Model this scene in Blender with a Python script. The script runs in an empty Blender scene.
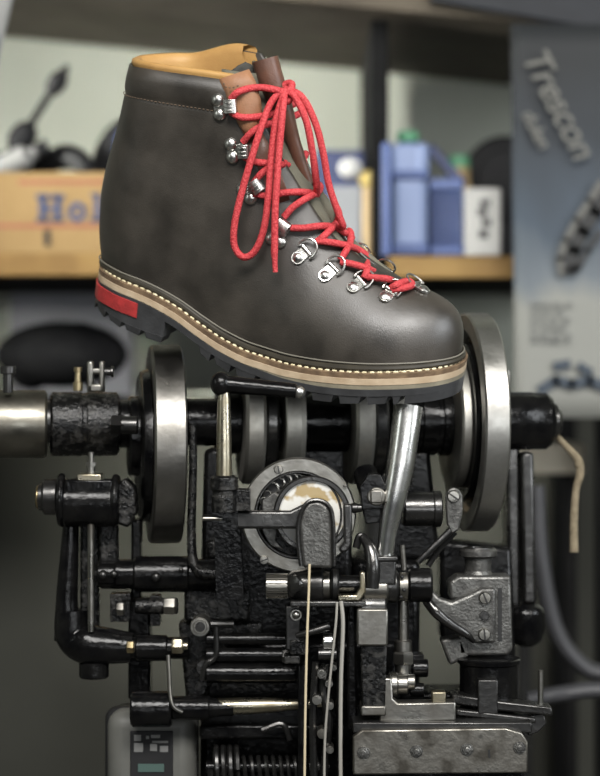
import bpy, bmesh, math, random
from mathutils import Vector, Matrix
from mathutils.bvhtree import BVHTree
random.seed(4)
C = bpy.context.scene.collection
SC = bpy.context.scene
PI = math.pi
CAMY, ZC, S = -1.6, 1.2, 0.0008

# ------------------------------------------------------------------ camera
cd = bpy.data.cameras.new('camera'); cam = bpy.data.objects.new('camera', cd); C.objects.link(cam)
cam.location = (0, CAMY, ZC); cam.rotation_euler = (PI/2, 0, 0)
cd.sensor_fit = 'AUTO'; cd.sensor_width = 36
cd.lens = 36*1.6/(776*S)
cd.clip_start = 0.05
cd.dof.use_dof = True; cd.dof.focus_distance = 1.55; cd.dof.aperture_fstop = 3.9
SC.camera = cam
# ------------------------------------------------------------------ world, lamps, exposure
w = bpy.data.worlds.new('world'); SC.world = w; w.use_nodes = True
w.node_tree.nodes['Background'].inputs[0].default_value = (0.80, 0.88, 1.0, 1)
w.node_tree.nodes['Background'].inputs[1].default_value = 0.025
SC.view_settings.view_transform = 'Standard'; SC.view_settings.look = 'None'
SC.view_settings.gamma = 1; SC.view_settings.use_curve_mapping = False
SC.view_settings.exposure = 0.0
def area(name, loc, target, sx, sy, power, col=(1, 1, 1), spread=180):
    l = bpy.data.lights.new(name, 'AREA'); l.shape = 'RECTANGLE'; l.size = sx; l.size_y = sy
    l.energy = power; l.color = col; l.spread = math.radians(spread)
    o = bpy.data.objects.new(name, l); C.objects.link(o); o.location = loc
    o.rotation_euler = (Vector(target)-Vector(loc)).to_track_quat('-Z', 'Y').to_euler()
    return o
area('window_light_front', (0.15, -1.75, 2.50), (0.05, 0, 1.3), 1.7, .6, 35, (1, .98, .95), 110)
area('window_light_behind_camera', (0.75, -3.1, 1.25), (0.1, 0, 1.2), 2.2, .34, 17, (.95, .98, 1))
area('window_light_right', (1.45, -0.75, 1.65), (0, 0, 1.25), .5, .9, 17, (.92, .96, 1))
area('window_light_left', (-1.6, -.9, 1.7), (0, 0, 1.25), .4, .8, 2.5, (.95, 1, .97))
area('added_fill_shelf', (-1.92, .30, 1.60), (.50, 1.2, 1.56), .4, .45, 4.2, (1, 1, .94), 27)  # added fill, no known window there: narrow beam brightens the wall behind the shelf

area('added_fill_low', (0.02, .40, .50), (.02, 1.2, 1.08), .25, .15, 2.6, (1, 1, .92), 44)  # unseen fill added behind the machine to lift the wall in its gaps

# ------------------------------------------------------------------ helpers
def P(px, py, y=0.0):
    k = S*(1+y/1.6)
    return Vector(((px-300)*k, y, ZC+(388-py)*k))
def K(y): return S*(1+y/1.6)
def lerp(a, b, t): return a+(b-a)*t
def interp(x, xs, ys):
    if x <= xs[0]: return ys[0]
    if x >= xs[-1]: return ys[-1]
    for i in range(len(xs)-1):
        if x <= xs[i+1]:
            t = (x-xs[i])/(xs[i+1]-xs[i]); return lerp(ys[i], ys[i+1], t)
def pchip(xs, ys):
    n = len(xs); h = [xs[i+1]-xs[i] for i in range(n-1)]; d = [(ys[i+1]-ys[i])/h[i] for i in range(n-1)]
    m = [d[0]]+[0]*(n-2)+[d[-1]]
    for i in range(1, n-1):
        if d[i-1]*d[i] > 0:
            a, b = 2*h[i]+h[i-1], h[i]+2*h[i-1]; m[i] = (a+b)/(a/d[i-1]+b/d[i])
    def f(x):
        if x <= xs[0]: return ys[0]
        if x >= xs[-1]: return ys[-1]
        i = 0
        while x > xs[i+1]: i += 1
        t = (x-xs[i])/h[i]; t2, t3 = t*t, t*t*t
        return (2*t3-3*t2+1)*ys[i]+(t3-2*t2+t)*h[i]*m[i]+(-2*t3+3*t2)*ys[i+1]+(t3-t2)*h[i]*m[i+1]
    return f
def smooth(x, a, b):
    t = max(0, min(1, (x-a)/(b-a))); return t*t*(3-2*t)
def catmull(pts, n=8):
    pts = [Vector(p) for p in pts]
    if len(pts) < 3: return pts
    out = []
    P0 = [2*pts[0]-pts[1]]+pts+[2*pts[-1]-pts[-2]]
    for i in range(1, len(P0)-2):
        a, b, c, d = P0[i-1:i+3]
        for k in range(n):
            t = k/n
            out.append(.5*((2*b)+(c-a)*t+(2*a-5*b+4*c-d)*t*t+(3*b-a-3*c+d)*t**3))
    out.append(pts[-1]); return out
def perp(d):
    d = d.normalized(); a = Vector((0, 0, 1)) if abs(d.z) < .9 else Vector((1, 0, 0))
    u = d.cross(a).normalized(); return u, d.cross(u).normalized()

class MB:
    """collects shapes in a bmesh"""
    def __init__(s): s.bm = bmesh.new()
    def face(s, vs):
        try: return s.bm.faces.new(vs)
        except ValueError: return None
    def box(s, c, size, rot=None):
        c = Vector(c); r = rot or Matrix.Identity(3)
        v = [s.bm.verts.new(c+r@Vector((size[0]*a/2, size[1]*b/2, size[2]*d/2))) for a in (-1, 1) for b in (-1, 1) for d in (-1, 1)]
        for f in ((0, 1, 3, 2), (4, 6, 7, 5), (0, 4, 5, 1), (2, 3, 7, 6), (0, 2, 6, 4), (1, 5, 7, 3)): s.face([v[i] for i in f])
        return s
    def boxp(s, x0, y0, x1, y1, yf, d):
        a, b = P(x0, y1, yf), P(x1, y0, yf); c = (a+b)/2; c.y += d/2
        return s.box(c, (b.x-a.x, d, b.z-a.z))
    def lathe(s, base, axis, prof, n=40, cap=True, sx=1.0):
        base = Vector(base); ax = Vector(axis).normalized(); u, v = perp(ax); rows = []
        for t, r in prof:
            o = base+ax*t
            if r < 1e-6: rows.append([s.bm.verts.new(o)])
            else: rows.append([s.bm.verts.new(o+(u*math.cos(2*PI*k/n)*sx+v*math.sin(2*PI*k/n))*r) for k in range(n)])
        for a, b in zip(rows, rows[1:]):
            for k in range(n):
                k2 = (k+1) % n
                if len(a) == 1 and len(b) == 1: continue
                if len(a) == 1: s.face((a[0], b[k2], b[k]))
                elif len(b) == 1: s.face((a[k], a[k2], b[0]))
                else: s.face((a[k], a[k2], b[k2], b[k]))
        if cap:
            if len(rows[0]) > 1: s.face(rows[0][::-1])
            if len(rows[-1]) > 1: s.face(rows[-1])
        return s
    def cyl(s, p0, p1, r0, r1=None, n=32, ch=.12):
        p0, p1 = Vector(p0), Vector(p1); L = (p1-p0).length; r1 = r0 if r1 is None else r1
        c0, c1 = min(r0*ch, L*.3), min(r1*ch, L*.3)
        return s.lathe(p0, p1-p0, [(0, r0-c0), (c0, r0), (L-c1, r1), (L, r1-c1)], n)
    def cylx(s, x0, x1, yc, rp, y, y2=None, rp2=None, n=40):
        y2 = y if y2 is None else y2
        return s.cyl(P(x0, yc, y), P(x1, yc, y2), rp*K(y), (rp2 or rp)*K(y2), n)
    def cylz(s, xc, y0, y1, rp, y, rp2=None, n=32):
        return s.cyl(P(xc, y0, y), P(xc, y1, y), rp*K(y), (rp2 or rp)*K(y), n)
    def cyly(s, xc, yc, rp, yf, d, n=40):
        p = P(xc, yc, yf); return s.cyl(p, p+Vector((0, d, 0)), rp*K(yf), n=n, ch=.08)
    def tube(s, pts, r, n=10, sub=6, closed=False):
        if sub: pts = catmull(pts, sub)
        pts = [Vector(p) for p in pts]
        if closed: pts = pts[:-1]
        N = len(pts); rr = r if callable(r) else (lambda t: interp(t, [i/(len(r)-1) for i in range(len(r))], r)) if isinstance(r, (list, tuple)) else (lambda t: r)
        rows = []; u = None
        for i, p in enumerate(pts):
            if closed: d = pts[(i+1) % N]-pts[i-1]
            else: d = pts[min(i+1, N-1)]-pts[max(i-1, 0)]
            d.normalize()
            if u is None: u = perp(d)[0]
            u = (u-d*u.dot(d)).normalized(); v = d.cross(u); R = rr(i/max(1, N-1))
            rows.append([s.bm.verts.new(p+(u*math.cos(2*PI*k/n)+v*math.sin(2*PI*k/n))*R) for k in range(n)])
        prs = list(zip(rows, rows[1:]))+([(rows[-1], rows[0])] if closed else [])
        for a, b in prs:
            for k in range(n): s.face((a[k], a[(k+1) % n], b[(k+1) % n], b[k]))
        if not closed: s.face(rows[0][::-1]); s.face(rows[-1])
        return s
    def tubep(s, pts, rp, n=12, sub=6):
        k = K(pts[0][2]); rr = [q*k for q in rp] if isinstance(rp, (list, tuple)) else rp*k
        return s.tube([P(*p) for p in pts], rr, n, sub)
    def sphere(s, c, r, sc=(1, 1, 1), n=20, rot=None):
        c = Vector(c); m = n//2; prev = None; R = rot or Matrix.Identity(3)
        rows = []
        for i in range(m+1):
            a = PI*i/m
            pts = [R@Vector((sc[0]*r*math.sin(a)*math.cos(2*PI*k/n), sc[1]*r*math.sin(a)*math.sin(2*PI*k/n), sc[2]*r*math.cos(a))) for k in range(n)]
            rows.append([s.bm.verts.new(c+pts[0])] if i in (0, m) else [s.bm.verts.new(c+p) for p in pts])
        for a, b in zip(rows, rows[1:]):
            for k in range(n):
                k2 = (k+1) % n
                if len(a) == 1: s.face((a[0], b[k], b[k2]))
                elif len(b) == 1: s.face((a[k], b[0], a[k2]))
                else: s.face((a[k], b[k], b[k2], a[k2]))
        return s
    def prism(s, pts, d):
        d = Vector(d); a = [s.bm.verts.new(Vector(p)) for p in pts]; b = [s.bm.verts.new(Vector(p)+d) for p in pts]; n = len(a)
        s.face(a); s.face(b[::-1])
        for i in range(n): s.face((a[i], b[i], b[(i+1) % n], a[(i+1) % n]))
        return s
    def prismp(s, pp, yf, d): return s.prism([P(x, y, yf) for x, y in pp], (0, d, 0))
    def hexnut(s, c, axis, r, h, n=6):
        c = Vector(c); ax = Vector(axis).normalized()
        return s.lathe(c, ax, [(0, r*.93), (h*.12, r), (h*.85, r), (h, r*.86)], n)
    def helix(s, p0, p1, R, turns, r, n=6):
        p0, p1 = Vector(p0), Vector(p1); ax = p1-p0; u, v = perp(ax); m = int(turns*16)
        return s.tube([p0+ax*(i/m)+(u*math.cos(2*PI*i/16)+v*math.sin(2*PI*i/16))*R for i in range(m+1)], r, n, 0)
    def build(s, name, mat, parent=None, bevel=0, ang=30, seg=2, solid=0, normals=True, off=True):
        if normals: bmesh.ops.recalc_face_normals(s.bm, faces=s.bm.faces[:])
        if parent is not None and off:
            r = parent
            while r.parent: r = r.parent
            s.bm.transform(Matrix.Translation(-r.location))
        me = bpy.data.meshes.new(name); s.bm.to_mesh(me); s.bm.free()
        me.polygons.foreach_set('use_smooth', [True]*len(me.polygons)); me.set_sharp_from_angle(angle=math.radians(ang))
        me.materials.append(mat)
        o = bpy.data.objects.new(name, me); C.objects.link(o)
        if parent is not None: o.parent = parent
        if solid:
            md = o.modifiers.new('thick', 'SOLIDIFY'); md.thickness = solid; md.offset = -1
        if bevel:
            md = o.modifiers.new('bev', 'BEVEL'); md.width = bevel; md.segments = seg; md.limit_method = 'ANGLE'; md.angle_limit = math.radians(40); md.harden_normals = False
        return o
def empty(name, loc, label, cat, group=None, rot=None):
    o = bpy.data.objects.new(name, None); C.objects.link(o); o.location = loc; o.empty_display_size = .05
    if rot is not None: o.rotation_euler = rot
    return tag(o, label, cat, group)
def tag(o, label, cat, group=None):
    o['label'] = label; o['category'] = cat
    if group: o['group'] = group
    return o
def struct(o): o['kind'] = 'structure'; return o

# ------------------------------------------------------------------ materials
def mat(name, col, rough=.5, metal=0, spec=.5, nscale=0, ncol=None, nmix=.5, bump=0, bscale=200, rvar=0, coat=0, ndet=6, lo=.35, hi=.65, tr=0):
    m = bpy.data.materials.new(name); m.use_nodes = True; nt = m.node_tree; b = nt.nodes['Principled BSDF']; L = nt.links.new
    b.inputs['Base Color'].default_value = (*col, 1); b.inputs['Roughness'].default_value = rough; b.inputs['Metallic'].default_value = metal
    b.inputs['Specular IOR Level'].default_value = spec; b.inputs['Coat Weight'].default_value = coat; b.inputs['Coat Roughness'].default_value = .15
    tc = nt.nodes.new('ShaderNodeTexCoord')
    if nscale:
        n = nt.nodes.new('ShaderNodeTexNoise'); n.inputs['Scale'].default_value = nscale; n.inputs['Detail'].default_value = ndet; L(tc.outputs['Object'], n.inputs['Vector'])
        r = nt.nodes.new('ShaderNodeValToRGB'); r.color_ramp.elements[0].position = lo; r.color_ramp.elements[1].position = hi
        c2 = ncol or tuple(c*.5 for c in col)
        r.color_ramp.elements[0].color = (*[lerp(a, q, nmix) for a, q in zip(col, c2)], 1); r.color_ramp.elements[1].color = (*col, 1)
        L(n.outputs['Fac'], r.inputs['Fac']); L(r.outputs['Color'], b.inputs['Base Color'])
        if rvar:
            q = nt.nodes.new('ShaderNodeMapRange'); q.inputs[1].default_value = .3; q.inputs[2].default_value = .7
            q.inputs[3].default_value = min(1, rough+rvar); q.inputs[4].default_value = max(.05, rough-rvar)
            L(n.outputs['Fac'], q.inputs[0]); L(q.outputs[0], b.inputs['Roughness'])
    if bump:
        n2 = nt.nodes.new('ShaderNodeTexNoise'); n2.inputs['Scale'].default_value = bscale; n2.inputs['Detail'].default_value = 5; L(tc.outputs['Object'], n2.inputs['Vector'])
        bp = nt.nodes.new('ShaderNodeBump'); bp.inputs['Strength'].default_value = bump; bp.inputs['Distance'].default_value = .001
        L(n2.outputs['Fac'], bp.inputs['Height']); L(bp.outputs['Normal'], b.inputs['Normal'])
    return m
M_LEATHER = mat('dark_oiled_leather', (.0160, .0130, .0098), .46, 0, .95, 26, (.036, .029, .021), .8, .22, 1100, .10)
M_BROWN = mat('brown_leather', (.115, .052, .032), .42, 0, .5, 60, (.06, .027, .018), .7, .3, 700, .1)
M_TANLE = mat('tan_brown_leather', (.27, .135, .07), .55, 0, .4, 45, (.15, .07, .035), .7, .3, 800, .1)
M_LINING = mat('ochre_leather_lining', (.40, .235, .080), .55, 0, .3, 40, (.31, .17, .055), .8, .2, 600, .1)
M_TONGUE = mat('grey_olive_nubuck', (.125, .118, .088), .8, 0, .3, 60, (.08, .076, .056), .8, .4, 900)
M_WELT = mat('brown_welt_leather', (.20, .135, .08), .65, 0, .3, 110, (.085, .055, .034), .9, .4, 700)
M_MID = mat('pale_tan_midsole_leather', (.50, .395, .275), .6, 0, .3, 70, (.36, .265, .17), .8, .2, 400)
M_MIDGREY = mat('olive_grey_midsole', (.24, .215, .155), .7, 0, .3, 70, (.15, .135, .10), .8, .2, 400)
M_RUBBER = mat('black_rubber', (.046, .047, .049), .55, 0, .4, 50, (.018, .018, .019), .7, .3, 300, .1)
M_RED = mat('red_rubber_inlay', (.42, .035, .035), .55, 0, .4, 120, (.22, .022, .022), .7, .4, 400)
M_LACE = mat('red_braided_lace', (.64, .07, .075), .7, 0, .3)
M_STITCH = mat('cream_waxed_stitch', (.78, .70, .48), .6, 0, .3, 300, (.40, .33, .18), .7)
M_STITCHB = mat('brown_stitch', (.10, .066, .04), .7)
M_NICKEL = mat('nickel', (.62, .61, .58), .30, 1, .5, 200, (.5, .49, .46), .6, .1, 600, .08)
M_BLACK = mat('oily_black_iron', (.0022, .0022, .0025), .20, 0, .22, 70, (.006, .0058, .0055), .8, .40, 260, .08, 0)
M_ROUGHIRON = mat('rough_cast_iron', (.004, .004, .004), .24, .15, .3, 140, (.030, .029, .027), .8, .9, 420, .08, lo=.40, hi=.52)
M_PITTED = mat('pitted_iron', (.13, .128, .12), .36, .7, .5, 130, (.045, .044, .042), .85, .55, 480, .12, lo=.35, hi=.6)
M_DARKST = mat('dark_steel', (.085, .083, .080), .30, .9, .5, 45, (.03, .03, .03), .8, .3, 180, .1)
M_STEEL = mat('worn_steel', (.29, .28, .255), .34, 1, .5, 32, (.10, .092, .078), .9, .15, 260, .12, lo=.30, hi=.58)
M_STEELY = mat('yellowed_steel', (.42, .385, .30), .30, 1, .5, 60, (.18, .15, .09), .8, .1, 260, .12, lo=.30, hi=.6)
M_BRIGHT = mat('polished_steel', (.90, .90, .88), .26, 1, .5, 38, (.36, .35, .32), .8, .08, 200, .1, lo=.3, hi=.6)
M_RING = mat('brushed_steel', (.50, .485, .44), .50, 1, .5, 40, (.24, .23, .205), .8, .15, 260, .1, lo=.3, hi=.6)
M_BRASS = mat('dull_brass', (.40, .33, .20), .35, 1, .5, 80, (.2, .15, .08), .7)
M_ENAMEL = mat('white_enamel', (.52, .51, .47), .22, 0, .5, 55, (.27, .19, .07), .95, 0, 100, 0, .4, 3, .40, .47)
M_THREADC = mat('cream_thread', (.46, .39, .26), .7)
M_THREADG = mat('grey_thread', (.24, .23, .205), .7)
M_HOLE = mat('dark_hole', (.004, .004, .004), .6)
# braid on the lace
nt = M_LACE.node_tree; b = nt.nodes['Principled BSDF']; tc = nt.nodes.new('ShaderNodeTexCoord')
vo = nt.nodes.new('ShaderNodeTexVoronoi'); vo.inputs['Scale'].default_value = 620; nt.links.new(tc.outputs['Object'], vo.inputs['Vector'])
bp = nt.nodes.new('ShaderNodeBump'); bp.inputs['Strength'].default_value = .55; bp.inputs['Distance'].default_value = .0008; bp.invert = True
nt.links.new(vo.outputs['Distance'], bp.inputs['Height']); nt.links.new(bp.outputs['Normal'], b.inputs['Normal'])
rp = nt.nodes.new('ShaderNodeValToRGB'); rp.color_ramp.elements[0].color = (.56, .075, .08, 1); rp.color_ramp.elements[1].color = (.33, .02, .026, 1); rp.color_ramp.elements[1].position = .9
nt.links.new(vo.outputs['Distance'], rp.inputs['Fac']); nt.links.new(rp.outputs['Color'], b.inputs['Base Color'])

# ------------------------------------------------------------------ room
M_WALL = mat('pale_green_plaster', (.56, .58, .50), .85, 0, .2, 3.5, (.46, .48, .40), .8, .3, 40)
M_WALLD = mat('grey_plaster', (.30, .31, .28), .9, 0, .2, 3, (.22, .23, .2), .8, .3, 40)
M_FLOOR = mat('worn_concrete', (.16, .155, .145), .8, 0, .3, 6, (.10, .10, .09), .8, .3, 60)
def wall(name, c, size, m): return struct(MB().box(c, size).build(name, m))
M_SACK = mat('black_sackcloth', (.010, .010, .0105), .95, 0, .1, 40, (.02, .02, .02), .5, .5, 200)
wall('floor', (0, -1.0, -.05), (4.2, 4.9, .1), M_FLOOR)
wall('wall_back', (0, 1.27, 1.4), (4.2, .1, 2.8), M_WALL)
M_WALLSHADE = mat('painted_wall_shade', (.052, .052, .043), .8, 0, .2, 4, (.038, .038, .031), .8, .3, 40)  # light falloff on the lower back wall, put into the colour
struct(MB().box((0, 1.216, .585), (4.0, .008, 1.17)).build('wall_back_shade', M_WALLSHADE))  # thin sheet added over the wall to hold that painted shade
wall('wall_left', (-2.05, -1.0, 1.4), (.1, 4.6, 2.8), M_WALLD)
wall('wall_right', (2.05, -1.0, 1.4), (.1, 4.6, 2.8), M_WALLD)
wall('ceiling', (0, -1.0, 2.85), (4.2, 4.9, .1), M_WALLD)

# ------------------------------------------------------------------ shelf unit
M_WOOD = mat('yellow_pine', (.30, .185, .060), .6, 0, .3, 14, (.18, .10, .03), .8, .2, 80)
M_DWOOD = mat('dark_old_board', (.10, .083, .060), .75, 0, .3, 12, (.06, .048, .036), .8, .2, 80)
M_BLACKWOOD = mat('black_painted_wood', (.006, .006, .006), .85, 0, .1, 20, (.012, .012, .012), .5)
YS, YB = .75, 1.20
shelf = empty('shelf_unit', (0, .97, 0), 'wooden shelf rack with yellow pine front edge along the back wall', 'shelf')
MB().boxp(-330, 256, 600, 277, YS, YB-YS).build('shelf_board', M_BLACKWOOD, shelf, .002)
MB().boxp(-330, 253, 372, 276, YS-.02, .02).boxp(388, 256, 600, 278, YS-.02, .02).build('front_edge', M_WOOD, shelf, .002)
# upper board runs slightly downhill to the right
a, b2 = P(-330, -57, YS), P(640, 36, YS); th = .03
MB().prism([a, b2, b2+Vector((0, 0, th)), a+Vector((0, 0, th))], (0, YB-YS, 0)).build('shelf_board', M_DWOOD, shelf, .002)
MB().prism([a+Vector((0, -.02, -.002)), b2+Vector((0, -.02, -.002)), b2+Vector((0, -.02, .022)), a+Vector((0, -.02, .022))], (0, .02, 0)).build('front_edge', M_DWOOD, shelf, .002)
MB().boxp(-330, 398, 600, 410, YS, YB-YS).build('shelf_board', M_BLACKWOOD, shelf, .002)
z1 = P(0, 14, YS).z
for px in (380,):
    x0, x1 = P(372, 0, YS).x, P(390, 0, YS).x
    MB().box(((x0+x1)/2, (YS+YB)/2+.015, z1/2), (x1-x0, YB-YS-.04, z1)).build('upright', M_BLACKWOOD, shelf, .002)
for x, zu in ((P(-330, 0, YS).x-.01, 1.70), (P(612, 0, YS).x, 1.60)):
    MB().box((x, YS+.02, zu/2), (.03, .04, zu)).box((x, YB-.02, zu/2), (.03, .04, zu)).build('upright', M_BLACKWOOD, shelf, .002)

# ---- things on the shelf
ZSH = P(0, 256, YS).z     # top of middle shelf
M_CRATE = mat('yellow_crate_wood', (.31, .205, .090), .7, 0, .2, 9, (.22, .14, .058), .8, .2, 60)
M_INK = mat('blue_stencil_ink', (.038, .060, .135), .7)
M_REDINK = mat('faded_red_ink', (.26, .085, .045), .7)
yc = .78; k = K(yc)
x0, x1 = P(-150, 0, yc).x, P(205, 0, yc).x; zt = P(0, 172, yc).z
crate = empty('wooden_crate', ((x0+x1)/2, yc+.12, ZSH), 'yellow wooden crate with blue stencilled lettering on the left of the shelf', 'crate')
MB().box(((x0+x1)/2, yc+.006, (ZSH+zt)/2+.001), (x1-x0, .012, zt-ZSH-.002)).build('front_board', M_CRATE, crate, .0015)
MB().box(((x0+x1)/2, yc+.244, (ZSH+zt)/2), (x1-x0, .012, zt-ZSH-.002)).build('back_board', M_CRATE, crate, .0015)
for x in (x0+.006, x1-.006): MB().box((x, yc+.125, (ZSH+zt)/2), (.012, .226, zt-ZSH-.002)).build('end_board', M_CRATE, crate, .0015)
MB().box(((x0+x1)/2, yc+.125, ZSH+.008), (x1-x0-.024, .226, .01)).build('bottom_board', M_CRATE, crate)
m = MB()
def ib(a, b_, c, d): m.boxp(a, b_, c, d, yc-.0012, .0025)
ib(39, 196, 46, 221); ib(54, 196, 61, 221); ib(44, 206, 56, 211)
for q in (36, 51): ib(q, 194, q+13, 199); ib(q, 218, q+13, 222)
for i in range(24):
    a0, a1 = 2*PI*i/24, 2*PI*(i+1)/24; c0 = Vector(P(77, 212, yc-.0012))
    q = [c0+Vector((math.cos(t)*r*k, 0, math.sin(t)*r*1.12*k)) for t, r in ((a0, 9), (a1, 9), (a1, 4.2), (a0, 4.2))]
    m.prism(q, (0, .0025, 0))
ib(94, 193, 100, 221); ib(91, 193, 97, 197); ib(90, 218, 104, 222)
m.build('stencil_lettering', M_INK, crate)
m = MB(); m.boxp(18, 180, 110, 184, yc-.001, .002); m.boxp(-150, 224, 100, 228, yc-.001, .002); m.boxp(-150, 180, -20, 184, yc-.001, .002)
m.build('red_stripe', M_REDINK, crate)
MB().boxp(44, 230, 50, 246, yc-.001, .003).build('slot', M_HOLE, crate)
zin = ZSH+.014
M_PLBLACK = mat('black_plastic', (.009, .009, .010), .6, 0, .25, 20, (.02, .02, .02), .5)
M_WHITE = mat('white_plastic', (.50, .50, .48), .5, 0, .4, 20, (.40, .40, .385), .5)
M_BLUE = mat('blue_plastic', (.070, .11, .27), .45, 0, .5, 12, (.05, .08, .21), .5)
M_LBLUE = mat('pale_blue_plastic', (.25, .32, .52), .4, 0, .5, 6, (.19, .26, .46), .6)
M_NAVY = mat('navy_plastic', (.028, .042, .125), .5, 0, .5, 12, (.02, .03, .09), .5)
yo = .88
p0, p1 = P(-36, 232, yo), P(63, 73, yo)
rod = empty('steel_spindle', p0, 'thin black spindle with thick collars leaning out of the yellow crate', 'tool')
MB().cyl(p0, P(52, 90, yo), .0045, .005).build('shaft', M_PLBLACK, rod)
d = (p1-p0).normalized()
MB().lathe(P(50, 94, yo), d, [(0, .006), (.008, .011), (.022, .012), (.034, .005), (.042, .003)]).build('tip', M_PLBLACK, rod)
MB().lathe(P(13, 153, yo), d, [(0, .006), (.010, .016), (.024, .017), (.036, .014), (.044, .006)]).build('collar', M_PLBLACK, rod)
MB().lathe(P(-6, 184, yo), d, [(0, .01), (.012, .021), (.03, .020), (.045, .008)]).build('collar', M_PLBLACK, rod)
# white bottle lying in the crate
yb = .86
M_GREYW = mat('dull_white_plastic', (.26, .26, .25), .6, 0, .3, 20, (.2, .2, .19), .5)
bt = empty('white_bottle', P(12, 200, yb), 'small white bottle lying under the black spindle in the crate', 'bottle')
bd = (P(38, 151, yb)-P(-6, 172, yb)); bl = bd.length
MB().lathe(P(-6, 172, yb), bd, [(0, .010), (.004, .014), (bl*.72, .015), (bl*.84, .008), (bl, .008)]).build('body', M_GREYW, bt)
MB().lathe(P(-6, 172, yb)+bd*.97, bd, [(0, .010), (.016, .010)]).build('cap', M_PLBLACK, bt)
ho = tag(MB().tube([P(20, 230, .93), P(24, 178, .93), P(46, 164, .90), P(66, 157, .88), P(82, 163, .86), P(86, 178, .85), P(86, 232, .85)], [.012, .017, .014, .016, .013, .009, .009], 14).build('rubber_hose', M_PLBLACK),
         'thick black rubber hose arching over the crate edge beside the bottle', 'hose')
cv = empty('black_helmet', P(118, 226, .92), 'black domed helmet with a blue patch just behind the boot heel', 'helmet')
MB().sphere(P(130, 185, .92), .085, (.62, .62, 1.0)).build('shell', M_PLBLACK, cv)
MB().sphere(P(138, 168, .90), .060, (.66, .62, 1.0)).build('visor', M_BLUE, cv)

# right bay
def rbox(name, x0, y0, x1, y1, yf, d, m, parent, bev=.004): return MB().boxp(x0, y0, x1, y1, yf, d).build(name, m, parent, bev, seg=3)
yq = .80
M_GREEN = mat('green_plastic', (.12, .36, .20), .5)
M_TANP = mat('tan_plastic', (.50, .36, .18), .5)
M_YEL = mat('yellow_plastic', (.62, .48, .16), .5)
M_CARD = mat('grey_card', (.30, .31, .32), .8, 0, .2, 10, (.22, .23, .24), .5)
M_PRINT = mat('black_print', (.03, .03, .032), .7)
can = empty('blue_canister', P(411, 256, yq+.03), 'tall pale blue canister with a green cap on the shelf', 'canister')
MB().boxp(393, 176, 428, 255.5, yq, .07).boxp(391, 142, 430, 176, yq-.004, .078).build('body', M_LBLUE, can, .008, seg=4)
MB().boxp(391.5, 170, 429.5, 179, yq-.006, .082).build('band', M_BLUE, can, .003)
MB().boxp(392, 243, 429, 255, yq-.003, .076).build('base_band', M_BLUE, can, .003)
MB().cylz(408, 142, 132, 11, yq+.03).build('cap', M_GREEN, can)
bk = empty('blue_basket', P(447, 256, yq+.06), 'dark blue ribbed plastic basket beside the pale blue canister', 'basket')
m = MB()
for i in range(7): m.boxp(431+i*4.8, 187, 433.6+i*4.8, 248, yq+.004, .006)
m.build('slats', M_BLUE, bk, .001)
MB().boxp(430, 178, 464, 190, yq, .14).boxp(430, 246, 464, 255.5, yq, .14).build('rim', M_BLUE, bk, .002)
MB().boxp(431, 190, 463, 247, yq+.02, .118).build('liner', M_NAVY, bk)
MB().prismp([(430, 144), (434, 144), (466, 180), (464, 186), (458, 186), (430, 154)], yq+.004, .012).build('side_wing', M_NAVY, bk, .002)
wb = empty('white_box', P(480, 256, yq+.04), 'white carton with black print at the right end of the shelf', 'box')
MB().boxp(465, 188, 501, 255.5, yq, .09).build('carton', M_WHITE, wb, .002)
m = MB()
for q in ((480, 200, 490, 206), (478, 208, 487, 216), (482, 219, 491, 226), (479, 230, 488, 238)): m.boxp(*q, yq-.0006, .0012)
m.build('print', M_PRINT, wb)
tb = empty('tan_bottle', P(459, 256, yq+.163), 'tan bottle with a dark green cap standing behind the blue basket', 'bottle')
MB().lathe(P(459, 255.5, yq+.163), (0, 0, 1), [(0, .02), (.004, .022), (.075, .022), (.092, .014), (.118, .013)]).build('body', M_TANP, tb)
MB().lathe(P(459, 255.5, yq+.163)+Vector((0, 0, .112)), (0, 0, 1), [(0, .014), (.014, .013), (.016, .010)]).build('cap', M_GREEN, tb)
cs = empty('black_case', P(500, 256, yq+.2), 'round black case standing behind the white carton', 'case')
MB().lathe(P(506, 178, yq+.20), (0, 1, 0), [(0, .050), (.006, .056), (.06, .056), (.066, .050)], 40).boxp(497, 190, 515, 255, yq+.205, .05).build('shell', M_PLBLACK, cs)
MB().lathe(P(506, 178, yq+.196), (0, 1, 0), [(0, .036), (.005, .040)], 40).build('lid', M_PLBLACK, cs)
nb = empty('navy_bin', P(345, 256, yq+.06), 'navy blue open bin with a grey card on its front behind the laces', 'bin')
m = MB(); m.boxp(315, 154, 364, 255.5, yq, .012); m.boxp(315, 154, 319, 255.5, yq+.012, .13); m.boxp(360, 160, 364, 255.5, yq+.012, .13); m.boxp(315, 150, 364, 255.5, yq+.142, .012)
m.build('body', M_NAVY, nb, .002)
MB().boxp(330, 186, 360, 250, yq-.003, .003).build('card', M_CARD, nb)
tag(MB().sphere(P(350, 168, yq-.0085), .013, (1.1, .7, 1.0)).build('white_roll', M_WHITE), 'small white roll hooked on the front of the navy bin', 'roll')
yt = empty('yellow_topped_tube', P(367, 256, yq-.008), 'narrow beige tube with a round yellow cap next to the navy bin', 'tube')
MB().cyl(P(368, 255.8, yq), P(368, 188, yq), .007).build('body', M_TANP, yt)
MB().sphere(P(368, 179, yq), .0115, (1, 1, .95)).build('cap', M_YEL, yt)
tag(MB().boxp(382, 142, 391, 255.5, YS-.06, .03).build('blue_folder', M_BLUE, None, .002), 'narrow blue folder standing upright against the black shelf upright', 'folder')

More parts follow.
